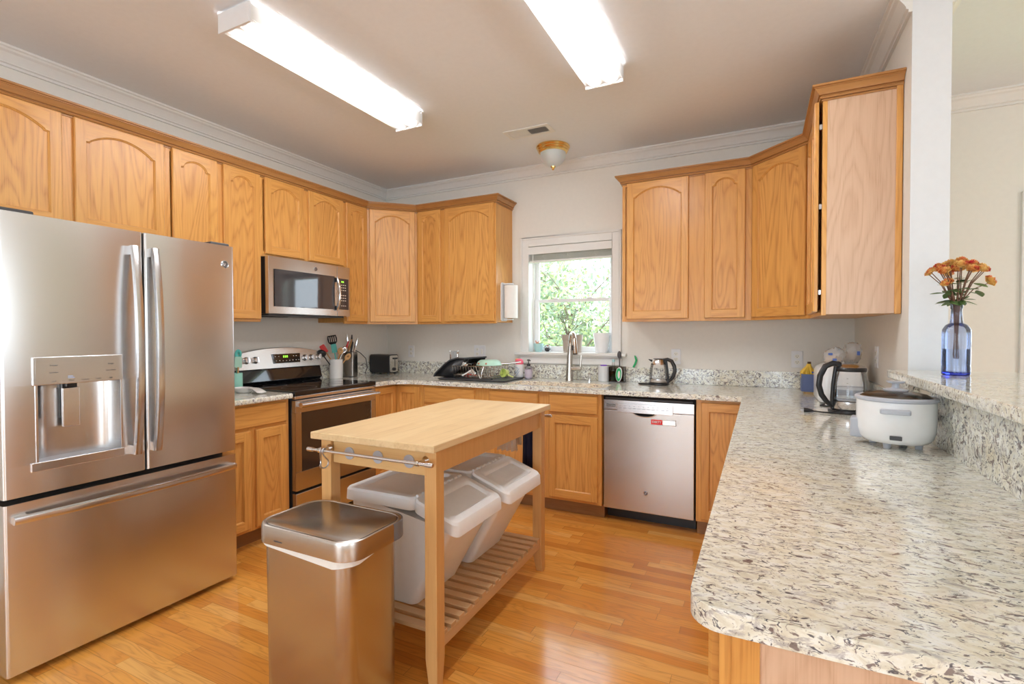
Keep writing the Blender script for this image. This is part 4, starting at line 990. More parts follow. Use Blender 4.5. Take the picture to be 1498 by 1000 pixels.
for x in (bx0+.14, (bx0+bx1)/2, bx1-.14): m.tube([(x, -.002, 1.985), (x-.012, -.004, 1.95), (x+.012, -.004, 1.935), (x-.01, -.004, 1.915)], .0016, 5)
m.build('ladder_cord', None, t)
ZS = 1.136
def pot(name, label, x, y, z, prof, mat, cat='plant pot', seg=28, soil=True):
    t = thing(name, label, cat, (x, y, z))
    m = MB().mat(mat).lathe([(r, z+h) for r, h in prof], (x, y), seg); m.build('pot', None, t, angle=35)
    return t
t = pot('succulent_planter', 'small turquoise ribbed planter with a reddish succulent on the window sill', 1.650, .028, ZS, [(.026, 0), (.028, .002), (.043, .066), (.044, .072), (.040, .072), (.038, .062), (.001, .062)], 'turquoise', seg=4 if False else 20)
m = MB().mat('terracotta')
for k in range(12):
    a = k*2.4; l = .030+.012*math.sin(k*5); c = Vector((1.640, .028, ZS+.062)); d = Vector((math.cos(a)*.5, math.sin(a)*.5, .9)); m.tube([c+Vector((math.cos(a), math.sin(a), 0))*.006, c+d*l*.6+Vector((0, 0, .004)), c+d*l], [.005, .0045, .0008], 6)
m.mat('leaf')
for k in range(8): a = k*.8; c = Vector((1.666, .03, ZS+.06)); m.tube([c, c+Vector((math.cos(a)*.008, math.sin(a)*.008, .014)), c+Vector((math.cos(a)*.014, math.sin(a)*.014, .018))], [.004, .004, .001], 5)
m.build('succulent', None, t)
t = thing('terrarium_ball', 'small round glass globe filled with dark pebbles beside the turquoise planter', 'terrarium', (1.733, .03, ZS))
MB().mat('clear_glass').ball((1.733, .03, ZS+.032), .032).build('globe', None, t)
MB().mat('gravel').ball((1.733, .03, ZS+.022), .0235, .86, 10, 6).build('pebbles', None, t, smooth=False)
MB().mat('terracotta').ball((1.735, .03, ZS+.055), .008).build('ornament', None, t)
taupe = [(.030, 0), (.032, .002), (.040, .100), (.040, .104), (.045, .106), (.047, .148), (.043, .148), (.040, .135), (.001, .133)]
t = pot('plant_pot', 'taupe pot with leggy green branches on the sill, left of its twin', 1.915, .028, ZS, taupe, 'taupe')
rnd = random.Random(4); m = MB().mat('tree_bark'); l = MB().mat('tree_leaf')
for k in range(7):
    q = Vector((1.915, .03, ZS+.13)); d = Vector((rnd.uniform(-.6, .9), rnd.uniform(-.25, .35), 1)).normalized(); pts = [q.copy()]
    for j in range(6):
        q = q+d*.042; d = (d+Vector((rnd.uniform(-.4, .45), rnd.uniform(-.2, .2), rnd.uniform(-.2, .25)))).normalized(); q.y = min(max(q.y, .0), .075); pts.append(q.copy())
        if j > 1:
            for _ in range(5):
                c = q+Vector([rnd.gauss(0, .012) for _ in range(3)]); c.y = min(max(c.y, -.01), .08); e = Vector([rnd.gauss(0, 1) for _ in range(3)]).normalized(); w = e.orthogonal().normalized()*.42; s = rnd.uniform(.008, .014)
                l.face([l.bm.verts.new(c+v*s) for v in (-e, w, e, -w)])
    m.tube(pts, [.003, .0028, .0024, .002, .0018, .0014, .001], 6)
m.build('branches', None, t); l.build('leaves', None, t, smooth=False)
pot('plant_pot', 'taupe plant pot on the sill behind the faucet, the right one of the twins', 2.005, .03, ZS, taupe, 'taupe')
pot('plant_pot', 'tall white fluted plant pot at the right end of the window sill', 2.212, .028, ZS, [(.046, 0), (.049, .003), (.056, .05), (.066, .12), (.070, .158), (.071, .163), (.067, .163), (.064, .150), (.001, .148)], 'white_enamel', seg=28)

# ============================================================ PAPER TOWEL
t = thing('paper_towel_holder', 'white wall holder on the cabinet side left of the window', 'paper towel holder', (1.414, -.17, 1.40))
m = MB().mat('white_plastic'); m.rings([[(x, y, z) for y, z in rrect(-.225, -.115, 1.40, 1.725, .02, 5)] for x in (1.4135, 1.421)]); m.build('plate', None, t)
for z in (1.408, 1.708):
    MB().mat('white_plastic').rings([[(x, y, zz) for x, y in rrect(1.420, 1.505, -.20, -.14, .025, 6)] for zz in (z, z+.010)]).build('arm', None, t, bevel=.002)
t = thing('paper_towel_roll', 'white paper towel roll held upright in the cabinet-side holder', 'paper towel', (1.484, -.17, 1.42))
MB().mat('paper').lathe([(.020, 1.425), (.057, 1.425), (.057, 1.700), (.020, 1.700)], (1.484, -.17), 40, caps=False).build('roll', None, t, angle=30)
MB().mat('bread').lathe([(.0205, 1.423), (.0205, 1.702), (.018, 1.702), (.018, 1.423)], (1.484, -.17), 24, caps=False).build('cardboard_core', None, t)

# ============================================================ SINK AREA
t = thing('kitchen_faucet', 'tall brushed nickel pull-down faucet with side lever behind the sink', 'faucet', (1.992, -.13, CT))
fx, fy = 1.992, -.13
m = MB().mat('nickel').tube([(fx, fy, CT+.0005), (fx, fy, CT+.012), (fx+.001, fy, CT+.10), (fx+.004, fy-.002, CT+.20), (fx+.012, fy-.006, CT+.30), (fx+.018, fy-.012, CT+.345), (fx+.030, fy-.030, CT+.378), (fx+.048, fy-.055, CT+.385), (fx+.064, fy-.080, CT+.372), (fx+.074, fy-.096, CT+.340)], [.032, .031, .0275, .023, .019, .0175, .016, .015, .015, .0165], 18); m.build('body', None, t)
hd = MB().mat('nickel').tube([(fx+.074, fy-.096, CT+.340), (fx+.080, fy-.106, CT+.30), (fx+.088, fy-.118, CT+.235), (fx+.090, fy-.121, CT+.222)], [.016, .0175, .0215, .021], 18).build('spray_head', None, t)
MB().mat('black_plastic').box(fx+.066, fx+.078, fy-.140, fy-.126, CT+.250, CT+.290).build('spray_button', None, hd, bevel=.003)
MB().mat('black_plastic').cyl((fx+.090, fy-.121, CT+.2225), (fx+.0905, fy-.122, CT+.2185), .018).build('nozzle', None, hd)
MB().mat('nickel').cyl((fx+.015, fy, CT+.098), (fx+.098, fy-.006, CT+.098), .018).build('valve', None, t, bevel=.002)
MB().mat('nickel').tube([(fx+.092, fy-.006, CT+.095), (fx+.095, fy-.004, CT+.13), (fx+.099, fy, CT+.205)], [.0105, .009, .0085], 12).build('lever', None, t)
t = thing('soap_pump', 'little chrome built-in soap pump between faucet and marble canister', 'soap dispenser', (2.158, -.125, CT))
MB().mat('chrome').lathe([(.020, CT+.0005), (.020, CT+.005), (.012, CT+.008), (.011, CT+.050), (.014, CT+.054), (.014, CT+.066), (.001, CT+.068)], (2.158, -.125), 20).build('body', None, t)
MB().mat('chrome').tube([(2.158, -.125, CT+.058), (2.172, -.150, CT+.064), (2.186, -.176, CT+.052)], [.007, .006, .005], 10).build('spout', None, t)
t = thing('canister', 'pale marbled canister with a purple lid beside the sponge caddy', 'canister', (2.262, -.085, CT))
MB().mat('granite_marble').lathe([(.042, CT+.0005), (.044, CT+.003), (.044, CT+.122), (.042, CT+.124), (.001, CT+.124)], (2.262, -.085), 28).build('body', None, t, angle=30)
MB().mat('purple').lathe([(.026, CT+.1235), (.026, CT+.132), (.001, CT+.132)], (2.262, -.085), 24).build('lid', None, t, angle=30)
t = thing('sponge_caddy', 'smoky clear sink caddy standing behind the sink, right of the canister', 'caddy', (2.365, -.075, CT))
m = MB().mat('smoke_glass'); a0, a1, b0, b1 = 2.312, 2.428, -.115, -.035
for q in ((a0, a1, b0, b0+.002, CT+.006, CT+.085), (a0, a1, b1-.002, b1, CT+.006, CT+.12), (a0, a0+.002, b0, b1, CT+.006, CT+.12), (a1-.002, a1, b0, b1, CT+.006, CT+.12), (2.366, 2.368, b0, b1, CT+.006, CT+.10)): m.box(*q)
m.build('walls', None, t, smooth=False); MB().mat('dark_grey').box(a0, a1, b0, b1, CT+.0005, CT+.006).build('base', None, t)
t = thing('dish_wand', 'clear dish wand filled with green soap standing in the caddy', 'dish brush', (2.338, -.075, CT+.006))
MB().mat('clear_plastic').lathe([(.014, CT+.008), (.017, CT+.02), (.017, CT+.09), (.011, CT+.12), (.010, CT+.16), (.006, CT+.168), (.001, CT+.169)], (2.338, -.075), 20).build('handle', None, t)
MB().mat('green').lathe([(.0125, CT+.012), (.0145, CT+.02), (.0145, CT+.062), (.001, CT+.062)], (2.338, -.075), 20).build('soap', None, t)
MB().mat('turquoise').lathe([(.011, CT+.155), (.012, CT+.168), (.008, CT+.176), (.001, CT+.177)], (2.338, -.075), 16).build('cap', None, t)
t = thing('bottle_brush', 'grey oval-headed scrub brush standing upright in the caddy', 'brush', (2.385, -.06, CT+.01))
MB().mat('dark_grey').cyl((2.385, -.06, CT+.01), (2.380, -.055, CT+.19), .0045).build('handle', None, t)
MB().mat('dark_grey').ball((2.379, -.054, CT+.212), .017, 1.75, 16, 10, 1, .7).build('head', None, t)
t = thing('dish_scrubber', 'green and white oval scrubber leaning on the front of the caddy', 'scrubber', (2.390, -.13, CT))
G = Fr((2.395, -.124, CT+.062), Vector((.96, .05, .28)), Vector((.1, -1, .12)))
def ell(rx, rz, n=28, k=.0): return [(rx*math.cos(2*PI*i/n)*(1+k*math.sin(2*PI*i/n)), rz*math.sin(2*PI*i/n)) for i in range(n)]
m = MB(G).mat('white_plastic'); m.rings([[(x, n_, z) for x, z in ell(.026, .056, k=.1)] for n_ in (0, .012)]); sb = m.build('body', None, t, bevel=.003)
m = MB(G).mat('green'); o1, i1 = ell(.0215, .050, k=.1), ell(.010, .030, k=.1); m.rings([[(x-.002, .0126, z) for x, z in o1], [(x-.004, .0150, z) for x, z in [(a*.9, b_*.95) for a, b_ in o1]], [(x+.001, .0150, z-.002) for x, z in i1], [(x+.001, .0124, z-.002) for x, z in i1]], caps=False); m.build('grip', None, sb)
MB(G).mat('orange').box(.002, .006, .0122, .0135, -.016, .016).build('mark', None, sb)
o = MB(Fr((2.492, -.012, SZ), X, -Y)).mat('green').tube([(-.012, .003, .001), (.004, .006, .03), (.012, .006, .055), (.006, .006, .078), (-.001, .004, .092)], [.008, .008, .0085, .008, .004], 10, flat=.8).build('brush_handle')
recentre(o, (2.492, -.012, SZ)); tag(o, 'curved green plastic brush handle standing on the backsplash right of the caddy', 'brush')

def kettle(name, label, c, z, R, hh, hdir, lid, big):
    t = thing(name, label, 'kettle', (c[0], c[1], z)); hx, hy = hdir
    b_ = MB().mat('black_plastic').lathe([(R*1.12, z+.0005), (R*1.15, z+.008), (R*1.12, z+.016), (R*.9, z+.018), (.001, z+.018)], c, 32); b_.build('power_base', None, t)
    MB().mat('steel_bar').lathe([(R*.97, z+.019), (R*1.01, z+.024), (R*1.0, z+.24*hh), (R*.95, z+.25*hh), (.001, z+.25*hh)], c, 32).build('heater_band', None, t)
    MB().mat('clear_glass').lathe([(R*.985, z+.25*hh), (R*1.0, z+.35*hh), (R*.95, z+.6*hh), (R*.80, z+.84*hh)], c, 40, caps=False).build('glass_body', None, t)
    if big:
        MB().mat('water_blue').lathe([(R*.97, z+.26*hh), (R*.985, z+.35*hh), (R*.96, z+.48*hh), (.001, z+.48*hh)], c, 32, caps=False).build('water', None, t)
        MB().mat('black_plastic').lathe([(R*.84, z+.83*hh), (R*.86, z+.88*hh), (R*.80, z+.91*hh)], c, 36, caps=False).build('collar', None, t)
        MB().mat('steel_bar').lathe([(R*.80, z+.905*hh), (R*.72, z+.94*hh), (R*.45, z+.965*hh), (.001, z+.97*hh)], c, 36, caps=False).build('lid', None, t)
        m = MB().mat('print')
        px = Vector((hy, -hx, 0)).normalized()
        for k in range(5):
            a = Vector((c[0], c[1], 0))+Vector((-.2, -1, 0)).normalized()*R*.99; m.box(a.x-.008, a.x-.002, a.y-.001, a.y+.001, z+(.34+.09*k)*hh, z+(.345+.09*k)*hh)
        m.build('level_marks', None, t)
    else:
        MB().mat('steel_bar').lathe([(R*.83, z+.78*hh), (R*.80, z+.84*hh), (R*.66, z+.97*hh), (R*.62, z+.985*hh), (.001, z+.99*hh)], c, 36, caps=False).build('upper_band', None, t)
        MB().mat('black_plastic').lathe([(R*.60, z+.985*hh), (R*.55, z+1.01*hh), (.001, z+1.015*hh)], c, 30, caps=False).build('lid', None, t)
    C3 = Vector((c[0], c[1], 0)); h = Vector((hx, hy, 0)).normalized()
    def q(r, f): return C3+h*R*r+Vector((0, 0, z+f*hh))
    m = MB().mat('black_plastic').tube([q(.55, .97), q(1.0, .99), q(1.45, .93), q(1.75, .74), q(1.82, .55), q(1.66, .36), q(1.35, .22), q(1.02, .13)], [.010, .013, .014, .014, .0135, .013, .012, .010], 12, flat=.75); m.build('handle', None, t)
    MB().mat('black_plastic').tube([q(.84, .93), q(.98, .6), q(1.04, .3), q(1.0, .08)], .0085, 10).build('spine', None, t)
    s = -h
    def w(r, f, o=0): return tuple(C3+s*R*r+Vector((-s.y, s.x, 0))*o+Vector((0, 0, z+f*hh)))
    m = MB().mat('clear_glass' if big else 'black_plastic'); m.rings([[w(.80, .86, -.018), w(.95, .90, -.012), w(1.12, .945, 0), w(.95, .90, .012), w(.80, .86, .018)], [w(.84, .72, -.016), w(.90, .76, -.010), w(.98, .84, 0), w(.90, .76, .010), w(.84, .72, .016)]], closed=False, caps=False) if big else m.rings([[w(.66, .86, -.014), w(1.1, .955, -.004), w(1.1, .955, .004), w(.66, .86, .014)], [w(.66, .96, -.014), w(1.15, .985, -.004), w(1.15, .985, .004), w(.66, .96, .014)]])
    m.build('spout', None, t); return t
kettle('electric_kettle', 'small glass and steel electric kettle on the back counter', (2.700, -.165), CT, .066, .192, (1, -.15), 0, False)
o = MB().mat('black_plastic').tube([(2.640, -.215, CT+.006), (2.600, -.205, CT+.005), (2.565, -.19, CT+.005), (2.553, -.165, CT+.005), (2.58, -.145, CT+.005), (2.63, -.15, CT+.005)], .0042, 8).build('power_cord'); recentre(o, (2.6, -.18, CT)); tag(o, 'short black cord curled beside the small kettle', 'cord')
kettle('electric_kettle', 'large glass electric kettle with thick black handle on the peninsula', (3.757, -1.085), CT, .079, .240, (-1, -.42), 0, True)
t = thing('power_cord', 'black cord with a plug lying on the peninsula, running to the large kettle', 'cord', (3.62, -1.15, CT))
MB().mat('black_plastic').tube([(3.600, -1.150, CT+.007), (3.64, -1.158, CT+.005), (3.68, -1.165, CT+.005), (3.72, -1.160, CT+.005), (3.735, -1.13, CT+.006)], .0036, 8).build('cable', None, t)
MB().mat('black_plastic').tube([(3.562, -1.149, CT+.010), (3.580, -1.149, CT+.010), (3.602, -1.150, CT+.008)], [.0105, .010, .004], 8).build('plug', None, t)
MB().mat('steel_dark').box(3.545, 3.562, -1.1545, -1.153, CT+.007, CT+.013).box(3.545, 3.562, -1.145, -1.1435, CT+.007, CT+.013).build('prong', None, t)
o = MB().mat('black_plastic').tube([(3.68, -.83, CT+.004), (3.66, -.86, CT+.004), (3.655, -.89, CT+.004), (3.68, -.905, CT+.004), (3.73, -.90, CT+.004)], .004, 8).build('power_cord'); recentre(o, (3.68, -.86, CT)); tag(o, 'black cord loop on the counter between white appliance and large kettle', 'cord')

# rice cooker
cx, cy, R = 3.783, -1.848, .110; z = CT
t = thing('rice_cooker', 'white rice cooker with glass lid and grey handles on the peninsula', 'rice cooker', (cx, cy, z))
MB().mat('white_enamel').lathe([(R*.62, z+.016), (R*.82, z+.020), (R*.93, z+.034), (R*.985, z+.06), (R, z+.10), (R, z+.158)], (cx, cy), 48).build('body', None, t, angle=50)
MB().mat('lid_grey').lathe([(R+.001, z+.156), (R+.005, z+.160), (R+.005, z+.167), (R-.002, z+.171), (R-.010, z+.168)], (cx, cy), 48, caps=False).build('rim', None, t)
MB().mat('smoke_glass').lathe([(R-.010, z+.168), (R*.75, z+.180), (R*.4, z+.187), (.001, z+.189)], (cx, cy), 40, caps=False).build('lid', None, t)
m = MB().mat('lid_grey').lathe([(.001, z+.186), (.034, z+.188), (.035, z+.193), (.012, z+.197), (.010, z+.212), (.024, z+.215), (.026, z+.220), (.001, z+.222)], (cx, cy), 28, caps=False); m.build('lid_knob', None, t, angle=35)
vd = (Vector((3.3691, -3.9399, 0))-Vector((cx, cy, 0))).normalized()
for sgn, nm in ((1, 'handle'), (-1, 'handle')):
    n_ = Vector((vd.x*sgn, vd.y*sgn, 0)); u_ = Vector((-n_.y, n_.x, 0)); m = MB(Fr((cx+n_.x*R, cy+n_.y*R, z), u_, n_)).mat('lid_grey')
    m.rings([[(x, y, zz) for x, y in rrect(-.040, .040, -.012, .026, .010, 4)] for zz in (.122, .136)]); m.build(nm, None, t, bevel=.003)
lf = Fr((cx, cy, z), Vector((-vd.y, vd.x, 0)), vd)
MB(lf).mat('lid_grey').box(-R-.016, -R+.02, -.034, .034, .022, .090).build('socket_box', None, t, bevel=.006)
MB(lf).mat('dark_grey').box(-.014, .018, R*.955, R*.985+.002, .036, .050).build('badge', None, t, bevel=.002)
for a in range(4): q = math.radians(45+90*a+15); MB().mat('lid_grey').lathe([(.010, z+.0005), (.012, z+.018)], (cx+.066*math.cos(q), cy+.066*math.sin(q)), 14).build('foot', None, t)

# bananas
t = thing('fruit_box', 'dark blue countertop box on a bamboo base holding bananas', 'box', (3.70, -.29, CT))
MB().mat('bamboo').prism(rrect(3.618, 3.80, -.345, -.225, .02), CT+.0005, CT+.016).build('base', None, t, bevel=.002)
m = MB().mat('slate_blue'); r0 = rrect(3.604, 3.815, -.355, -.215, .025); r1 = rrect(3.610, 3.809, -.349, -.221, .02)
m.rings([[(x, y, CT+.016) for x, y in r0], [(x, y, CT+.125) for x, y in r0], [(x, y, CT+.125) for x, y in r1], [(x, y, CT+.030) for x, y in r1]]); m.build('tub', None, t, angle=40)
for i, (x, a, ln, lab) in enumerate(((3.618, .2, -.006, 'yellow banana in the blue box, leftmost of the bunch'), (3.640, .5, .012, 'yellow banana in the blue box, second from the left'), (3.668, .9, .0, 'yellow banana in the blue box with a small blue sticker'))):
    tp = Vector((3.645, -.285, CT+.188)); t = thing('banana', lab, 'banana', (x, -.28, CT+.04), group=None)
    pts = [tp+Vector((.004*i, 0, .0)), tp+Vector((-.006+.007*i, -.004, -.018)), Vector((x-.004, -.290+.006*i, CT+.140+ln)), Vector((x, -.292+.006*i, CT+.105)), Vector((x+.012, -.290+.006*i, CT+.070)), Vector((x+.030, -.285+.006*i, CT+.045))]
    MB().mat('banana').tube(pts, [.006, .009, .016, .017, .015, .007], 8).build('fruit', None, t)
    MB().mat('banana_tip').tube([pts[0]+Vector((0, 0, .012)), pts[0], pts[0]-Vector((0, 0, .004))], [.006, .007, .0065], 7).build('stem', None, t)
    if i == 2: MB().mat('blue').lathe([(.006, 0), (.006, .001), (.0005, .001)], seg=12, axis=(pts[2]+Vector((.004, -.0172, -.006)), (0, -1, 0))).build('sticker', None, t)
# white appliance behind the kettle with bread bags on top
t = thing('bread_machine', 'white rounded countertop appliance standing behind the large kettle', 'appliance', (3.79, -.62, CT))
m = MB().mat('white_enamel'); m.rings([[(x, y, CT+h) for x, y in rrect(3.655+i, 3.880-i, -.775+i, -.470-i, .05, 6)] for h, i in ((.004, .008), (.02, 0), (.165, 0), (.190, .008), (.205, .030), (.210, .05))]); m.build('body', None, t)
MB().mat('grey_plastic').box(3.735, 3.86, -.779, -.774, CT+.05, CT+.10).build('panel', None, t, bevel=.004)
rnd = random.Random(9)
def bag(name, label, c, sx, sy, sz, marks):
    t = thing(name, label, 'bread bag', c)
    MB().mat('bread').ball((c[0], c[1], c[2]+sz*.30), .5, .52*sz, 16, 8, sx*.8, sy*.8).build('loaf', None, t)
    m = MB().mat('bag_film'); N = 20; rs = []
    for j in range(9):
        f = j/8; rr = math.sin(PI*(.12+.80*f))**.5 if j else .6; rs.append([(c[0]+(sx*.52*rr*math.cos(a)+rnd.gauss(0, .004))+f*.01, c[1]+sy*.52*rr*math.sin(a)+rnd.gauss(0, .004), c[2]+.001+sz*f+(rnd.gauss(0, .004) if j else 0)) for a in [2*PI*i/N for i in range(N)]])
    m.rings(rs); m.build('wrapper', None, t)
    m = MB().mat('blue')
    for (dx, dz, w, h_) in marks: m.mat('blue').box(c[0]+dx, c[0]+dx+w, c[1]-sy*.54, c[1]-sy*.535, c[2]+dz, c[2]+dz+h_)
    m.build('print', None, t)
bag('bread_bag', 'clear bread bag with blue print on top of the white appliance, the left one', (3.735, -.66, CT+.2105), .10, .12, .085, ((-.03, .05, .02, .012), (-.01, .02, .02, .012)))
bag('bread_bag', 'clear bread bag with round blue seal, right one on the white appliance', (3.825, -.60, CT+.2105), .085, .14, .115, ((.018, .05, .014, .022),))
o = MB().mat('black_plastic').tube([(3.71, -.70, CT+.212), (3.735, -.705, CT+.235), (3.75, -.71, CT+.218)], .003, 6).build('bag_tie'); recentre(o, (3.72, -.70, CT+.21)); tag(o, 'thin black tie lying on the white appliance before the bread bags', 'tie')

# vase with dried roses
t = thing('glass_bottle_vase', 'blue glass bottle used as a vase on the raised bar top', 'vase', (4.010, -1.592, ZB))
vx, vy = 4.010, -1.592
m = MB().mat('blue_glass'); prof = [(.036, .006), (.041, .010), (.0415, .030), (.0400, .036), (.0415, .042), (.0415, .150), (.040, .166), (.031, .182), (.019, .190), (.0165, .215), (.0155, .240), (.018, .244), (.018, .262), (.015, .264)]
seg = 48; rs = []
for r, h in prof: rs.append([(vx+(r*(1+(.018 if (k % 4 < 2 and (.15 < h < .2 or h < .03)) else 0)))*math.cos(2*PI*k/seg), vy+(r*(1+(.018 if (k % 4 < 2 and (.15 < h < .2 or h < .03)) else 0)))*math.sin(2*PI*k/seg), ZB+h) for k in range(seg)])
m.rings(rs, caps=False).build('bottle', None, t)
MB().mat('blue_base').lathe([(.001, ZB+.0005), (.038, ZB+.0005), (.041, ZB+.004), (.041, ZB+.012), (.036, ZB+.014), (.001, ZB+.011)], (vx, vy), 40, caps=False).build('thick_base', None, t)['label'] = 'deep cobalt glass base'
MB().mat('water_blue').lathe([(.038, ZB+.014), (.038, ZB+.095), (.001, ZB+.095)], (vx, vy), 32, caps=False).build('water', None, t)
rnd = random.Random(21); heads = []
for k in range(24):
    a = rnd.uniform(0, 2*PI); rr = .082*math.sqrt((k+.6)/24); heads.append((vx+rr*math.cos(k*2.4)*1.05, vy+rr*math.sin(k*2.4)*1.05, ZB+.415-rr*rr*6.0+rnd.uniform(-.008, .006)))
heads[3] = (vx+.075, vy-.05, ZB+.335); heads[7] = (vx-.035, vy-.03, ZB+.335)
names = ('on the crown', )
for k, hpt in enumerate(heads):
    q = thing('dried_rose', 'dried yellow and red rose in the blue bottle vase', 'flower', (vx+rnd.uniform(-.004, .004), vy+rnd.uniform(-.004, .004), ZB+.06), group='dried roses in the vase')
    h = Vector(hpt); b0 = Vector((vx+.008*math.cos(k*2.4+2), vy+.008*math.sin(k*2.4+2), ZB+.055+.02*rnd.random())); nk = Vector((vx+.009*math.cos(k*2.4), vy+.009*math.sin(k*2.4), ZB+.255))
    md_ = nk.lerp(h, .5)+Vector((0, 0, .015))
    MB().mat('stem').tube([b0, nk, md_, h-Vector((0, 0, .006))], [.0016, .0018, .0017, .0015], 6).build('stem', None, q)
    m = MB().mat('rose_petal'); up = (h-md_).normalized(); s1 = up.orthogonal().normalized(); s2 = up.cross(s1); R = rnd.uniform(.0135, .0185)
    for ly_, (np_, r0_, op) in enumerate(((3, .35, .15), (5, .62, .35), (6, .85, .62), (7, 1.0, .95))):
        for j in range(np_):
            a = 2*PI*j/np_+ly_*.7; d = s1*math.cos(a)+s2*math.sin(a); tn = up.cross(d); w = R*1.1*r0_+.002; hh_ = R*(1.25-.5*op)
            base_ = h-up*R*.5; P_ = [base_+d*R*.15-tn*w*.3, base_+d*R*.15+tn*w*.3, base_+d*R*(.55*r0_+.3*op)+tn*w*.75+up*hh_*.7, base_+d*R*(.6*r0_+.55*op)+up*hh_*1.25, base_+d*R*(.55*r0_+.3*op)-tn*w*.75+up*hh_*.7]
            m.face([m.bm.verts.new(p) for p in P_])
    m.build('petals', None, q, angle=80)
    if k % 2 == 0 or k < 12:
        m = MB().mat('leaf')
        for j in range(3):
            c = nk.lerp(h, .12+.25*j); a = rnd.uniform(0, 2*PI); d = Vector((math.cos(a), math.sin(a), rnd.uniform(-.3, .2))).normalized(); w = Vector((-d.y, d.x, .2)).normalized(); L = rnd.uniform(.035, .055)
            m.rings([[tuple(c+d*L*f+w*s_w*L*.26*math.sin(PI*min(f*.9+.06, 1)) + Vector((0, 0, -.008*f*f))) for f in (0, .25, .5, .75, 1)] for s_w in (-1, 0, 1)], closed=False, caps=False)
        m.build('leaves', None, q)

# ============================================================ DISH RACK AREA
o = MB().mat('dark_grey').rings([[(x, y, z) for x, y in rrect(.965+d, 1.600-d, -.525+d, -.130-d, .03)] for z, d in ((CT+.0005, .012), (CT+.010, 0), (CT+.014, .001), (CT+.012, .012))]).build('drain_tray')
recentre(o, (1.22, -.33, CT)); tag(o, 'flat dark grey drain tray under the dish rack', 'drain board')
t = thing('dish_rack', 'low chrome and black wire dish rack on the drain tray', 'dish rack', (1.25, -.33, CT+.012))
rx0, rx1, ry0, ry1 = 1.075, 1.470, -.475, -.175; zb, zt = CT+.022, CT+.115
m = MB().mat('nickel')
m.tube([(x, y, zt) for x, y in rrect(rx0, rx1, ry0, ry1, .03, 4)], .0032, 6, closed=True); m.tube([(x, y, zb+.02) for x, y in rrect(rx0+.01, rx1-.01, ry0+.01, ry1-.01, .03, 4)], .0025, 6, closed=True); m.build('rim', None, t)
m = MB().mat('nickel')
for k in range(15):
    x = rx0+.02+k*(rx1-rx0-.04)/14
    m.tube([(x, ry0, zt), (x+.002, ry0+.010, zb+.02), (x+.004, ry0+.03, zb), (x+.004, ry1-.03, zb), (x, ry1, zt)], .0016, 5)
for k in range(7):
    y = ry0+.03+k*.04; m.tube([(rx0, y, zt), (rx0+.012, y, zb), (rx1-.012, y, zb), (rx1, y, zt)], .0016, 5)
for k in range(12):
    x = rx0+.09+k*.024; m.tube([(x, ry0+.06, zb), (x+.006, ry0+.075, zb+.045), (x+.012, ry0+.09, zb)], .0016, 5)
tag(m.build('wires', None, t), kind='stuff')
m = MB().mat('black_plastic')
for x, y in ((rx0+.01, ry0+.02), (rx1-.01, ry0+.02), (rx0+.01, ry1-.02), (rx1-.01, ry1-.02)): pass
for x, y in ((rx0+.02, ry0+.03), (rx1-.02, ry0+.03), (rx0+.02, ry1-.03), (rx1-.02, ry1-.03)): MB().mat('black_plastic').cyl((x, y, CT+.0125), (x, y, zb+.001), .006).build('foot', None, t)
# black basin tipped over at the rack's left end
class TF:
    def __init__(s, O, U, V, N): s.O, s.U, s.V, s.N = Vector(O), Vector(U).normalized(), Vector(V).normalized(), Vector(N).normalized()
    def __call__(s, x, y, z): return s.O+s.U*x+s.V*y+s.N*z
t = thing('plastic_basin', 'black plastic basin tipped on its side at the left end of the dish rack', 'basin', (1.0, -.3, CT))
def prof(i, zo=0): return [(.885+i, CT+.018), (.905+i, CT+.050), (1.000+i, CT+.128-i*.3), (1.050+i*.6, CT+.160-i), (1.120-i*.2, CT+.178-i), (1.185-i, CT+.176-i)]
m = MB().mat('black_plastic')
def sk(i): return [[(x+(.010 if y > -.3 else 0)+.03*((y+.44)/.3), y, z) for x, z in prof(i)] for y in (-.44+i, -.40+i*.2, -.17-i*.2, -.14-i)]
m.rings(sk(0), closed=False, caps=False)
for y, dx in ((-.438, 0), (-.142, .038)):
    p = [(x+dx, y, z) for x, z in prof(.001)]; m.poly(p+[(1.150+dx, y, CT+.10), (1.075+dx, y, CT+.018)])
m.build('shell', None, t, solid=.003)
MB().mat('dark_grey').tube([(x, -.445, z) for x, z in prof(0)]+[(x+.04, -.14, z) for x, z in prof(0)[-1:]], .0065, 8).build('rim', None, t)
T_ = TF((1.135, -.42, CT+.085), (math.cos(.5), 0, -math.sin(.9)), (0, 1, .25), (math.sin(.9), -.2, math.cos(.5)))
m = MB(T_).mat('clear_plastic'); m.rings([[(x, y, z) for x, y in rrect(-.015-d, .115+d, -d, .13+d, .02)] for z, d in ((0, 0), (.055, .008), (.057, .014), (.062, .014))], caps=False); m.face([m.bm.verts.new(m.P((x, y, 0))) for x, y in rrect(-.015, .115, 0, .13, .02)])
o = m.build('food_container'); recentre(o, (1.16, -.35, CT+.05)); tag(o, 'empty clear plastic food container drying at the left of the dish rack', 'container')
t = thing('frying_pan', 'mint green frying pan drying upside down on the dish rack', 'pan', (1.355, -.32, CT+.12))
cx, cy = 1.355, -.32; z0 = CT+.118
MB().mat('mint_pale').lathe([(.104, z0), (.107, z0+.003), (.096, z0+.028), (.078, z0+.042), (.070, z0+.045), (.001, z0+.046)], (cx, cy), 36, caps=False).build('bowl', None, t)
MB().mat('chrome').tube([(cx+.095, cy+.03, z0+.012), (cx+.15, cy+.055, z0+.014), (cx+.245, cy+.10, z0+.028)], [.008, .006, .008], 8, flat=.5).build('handle', None, t)
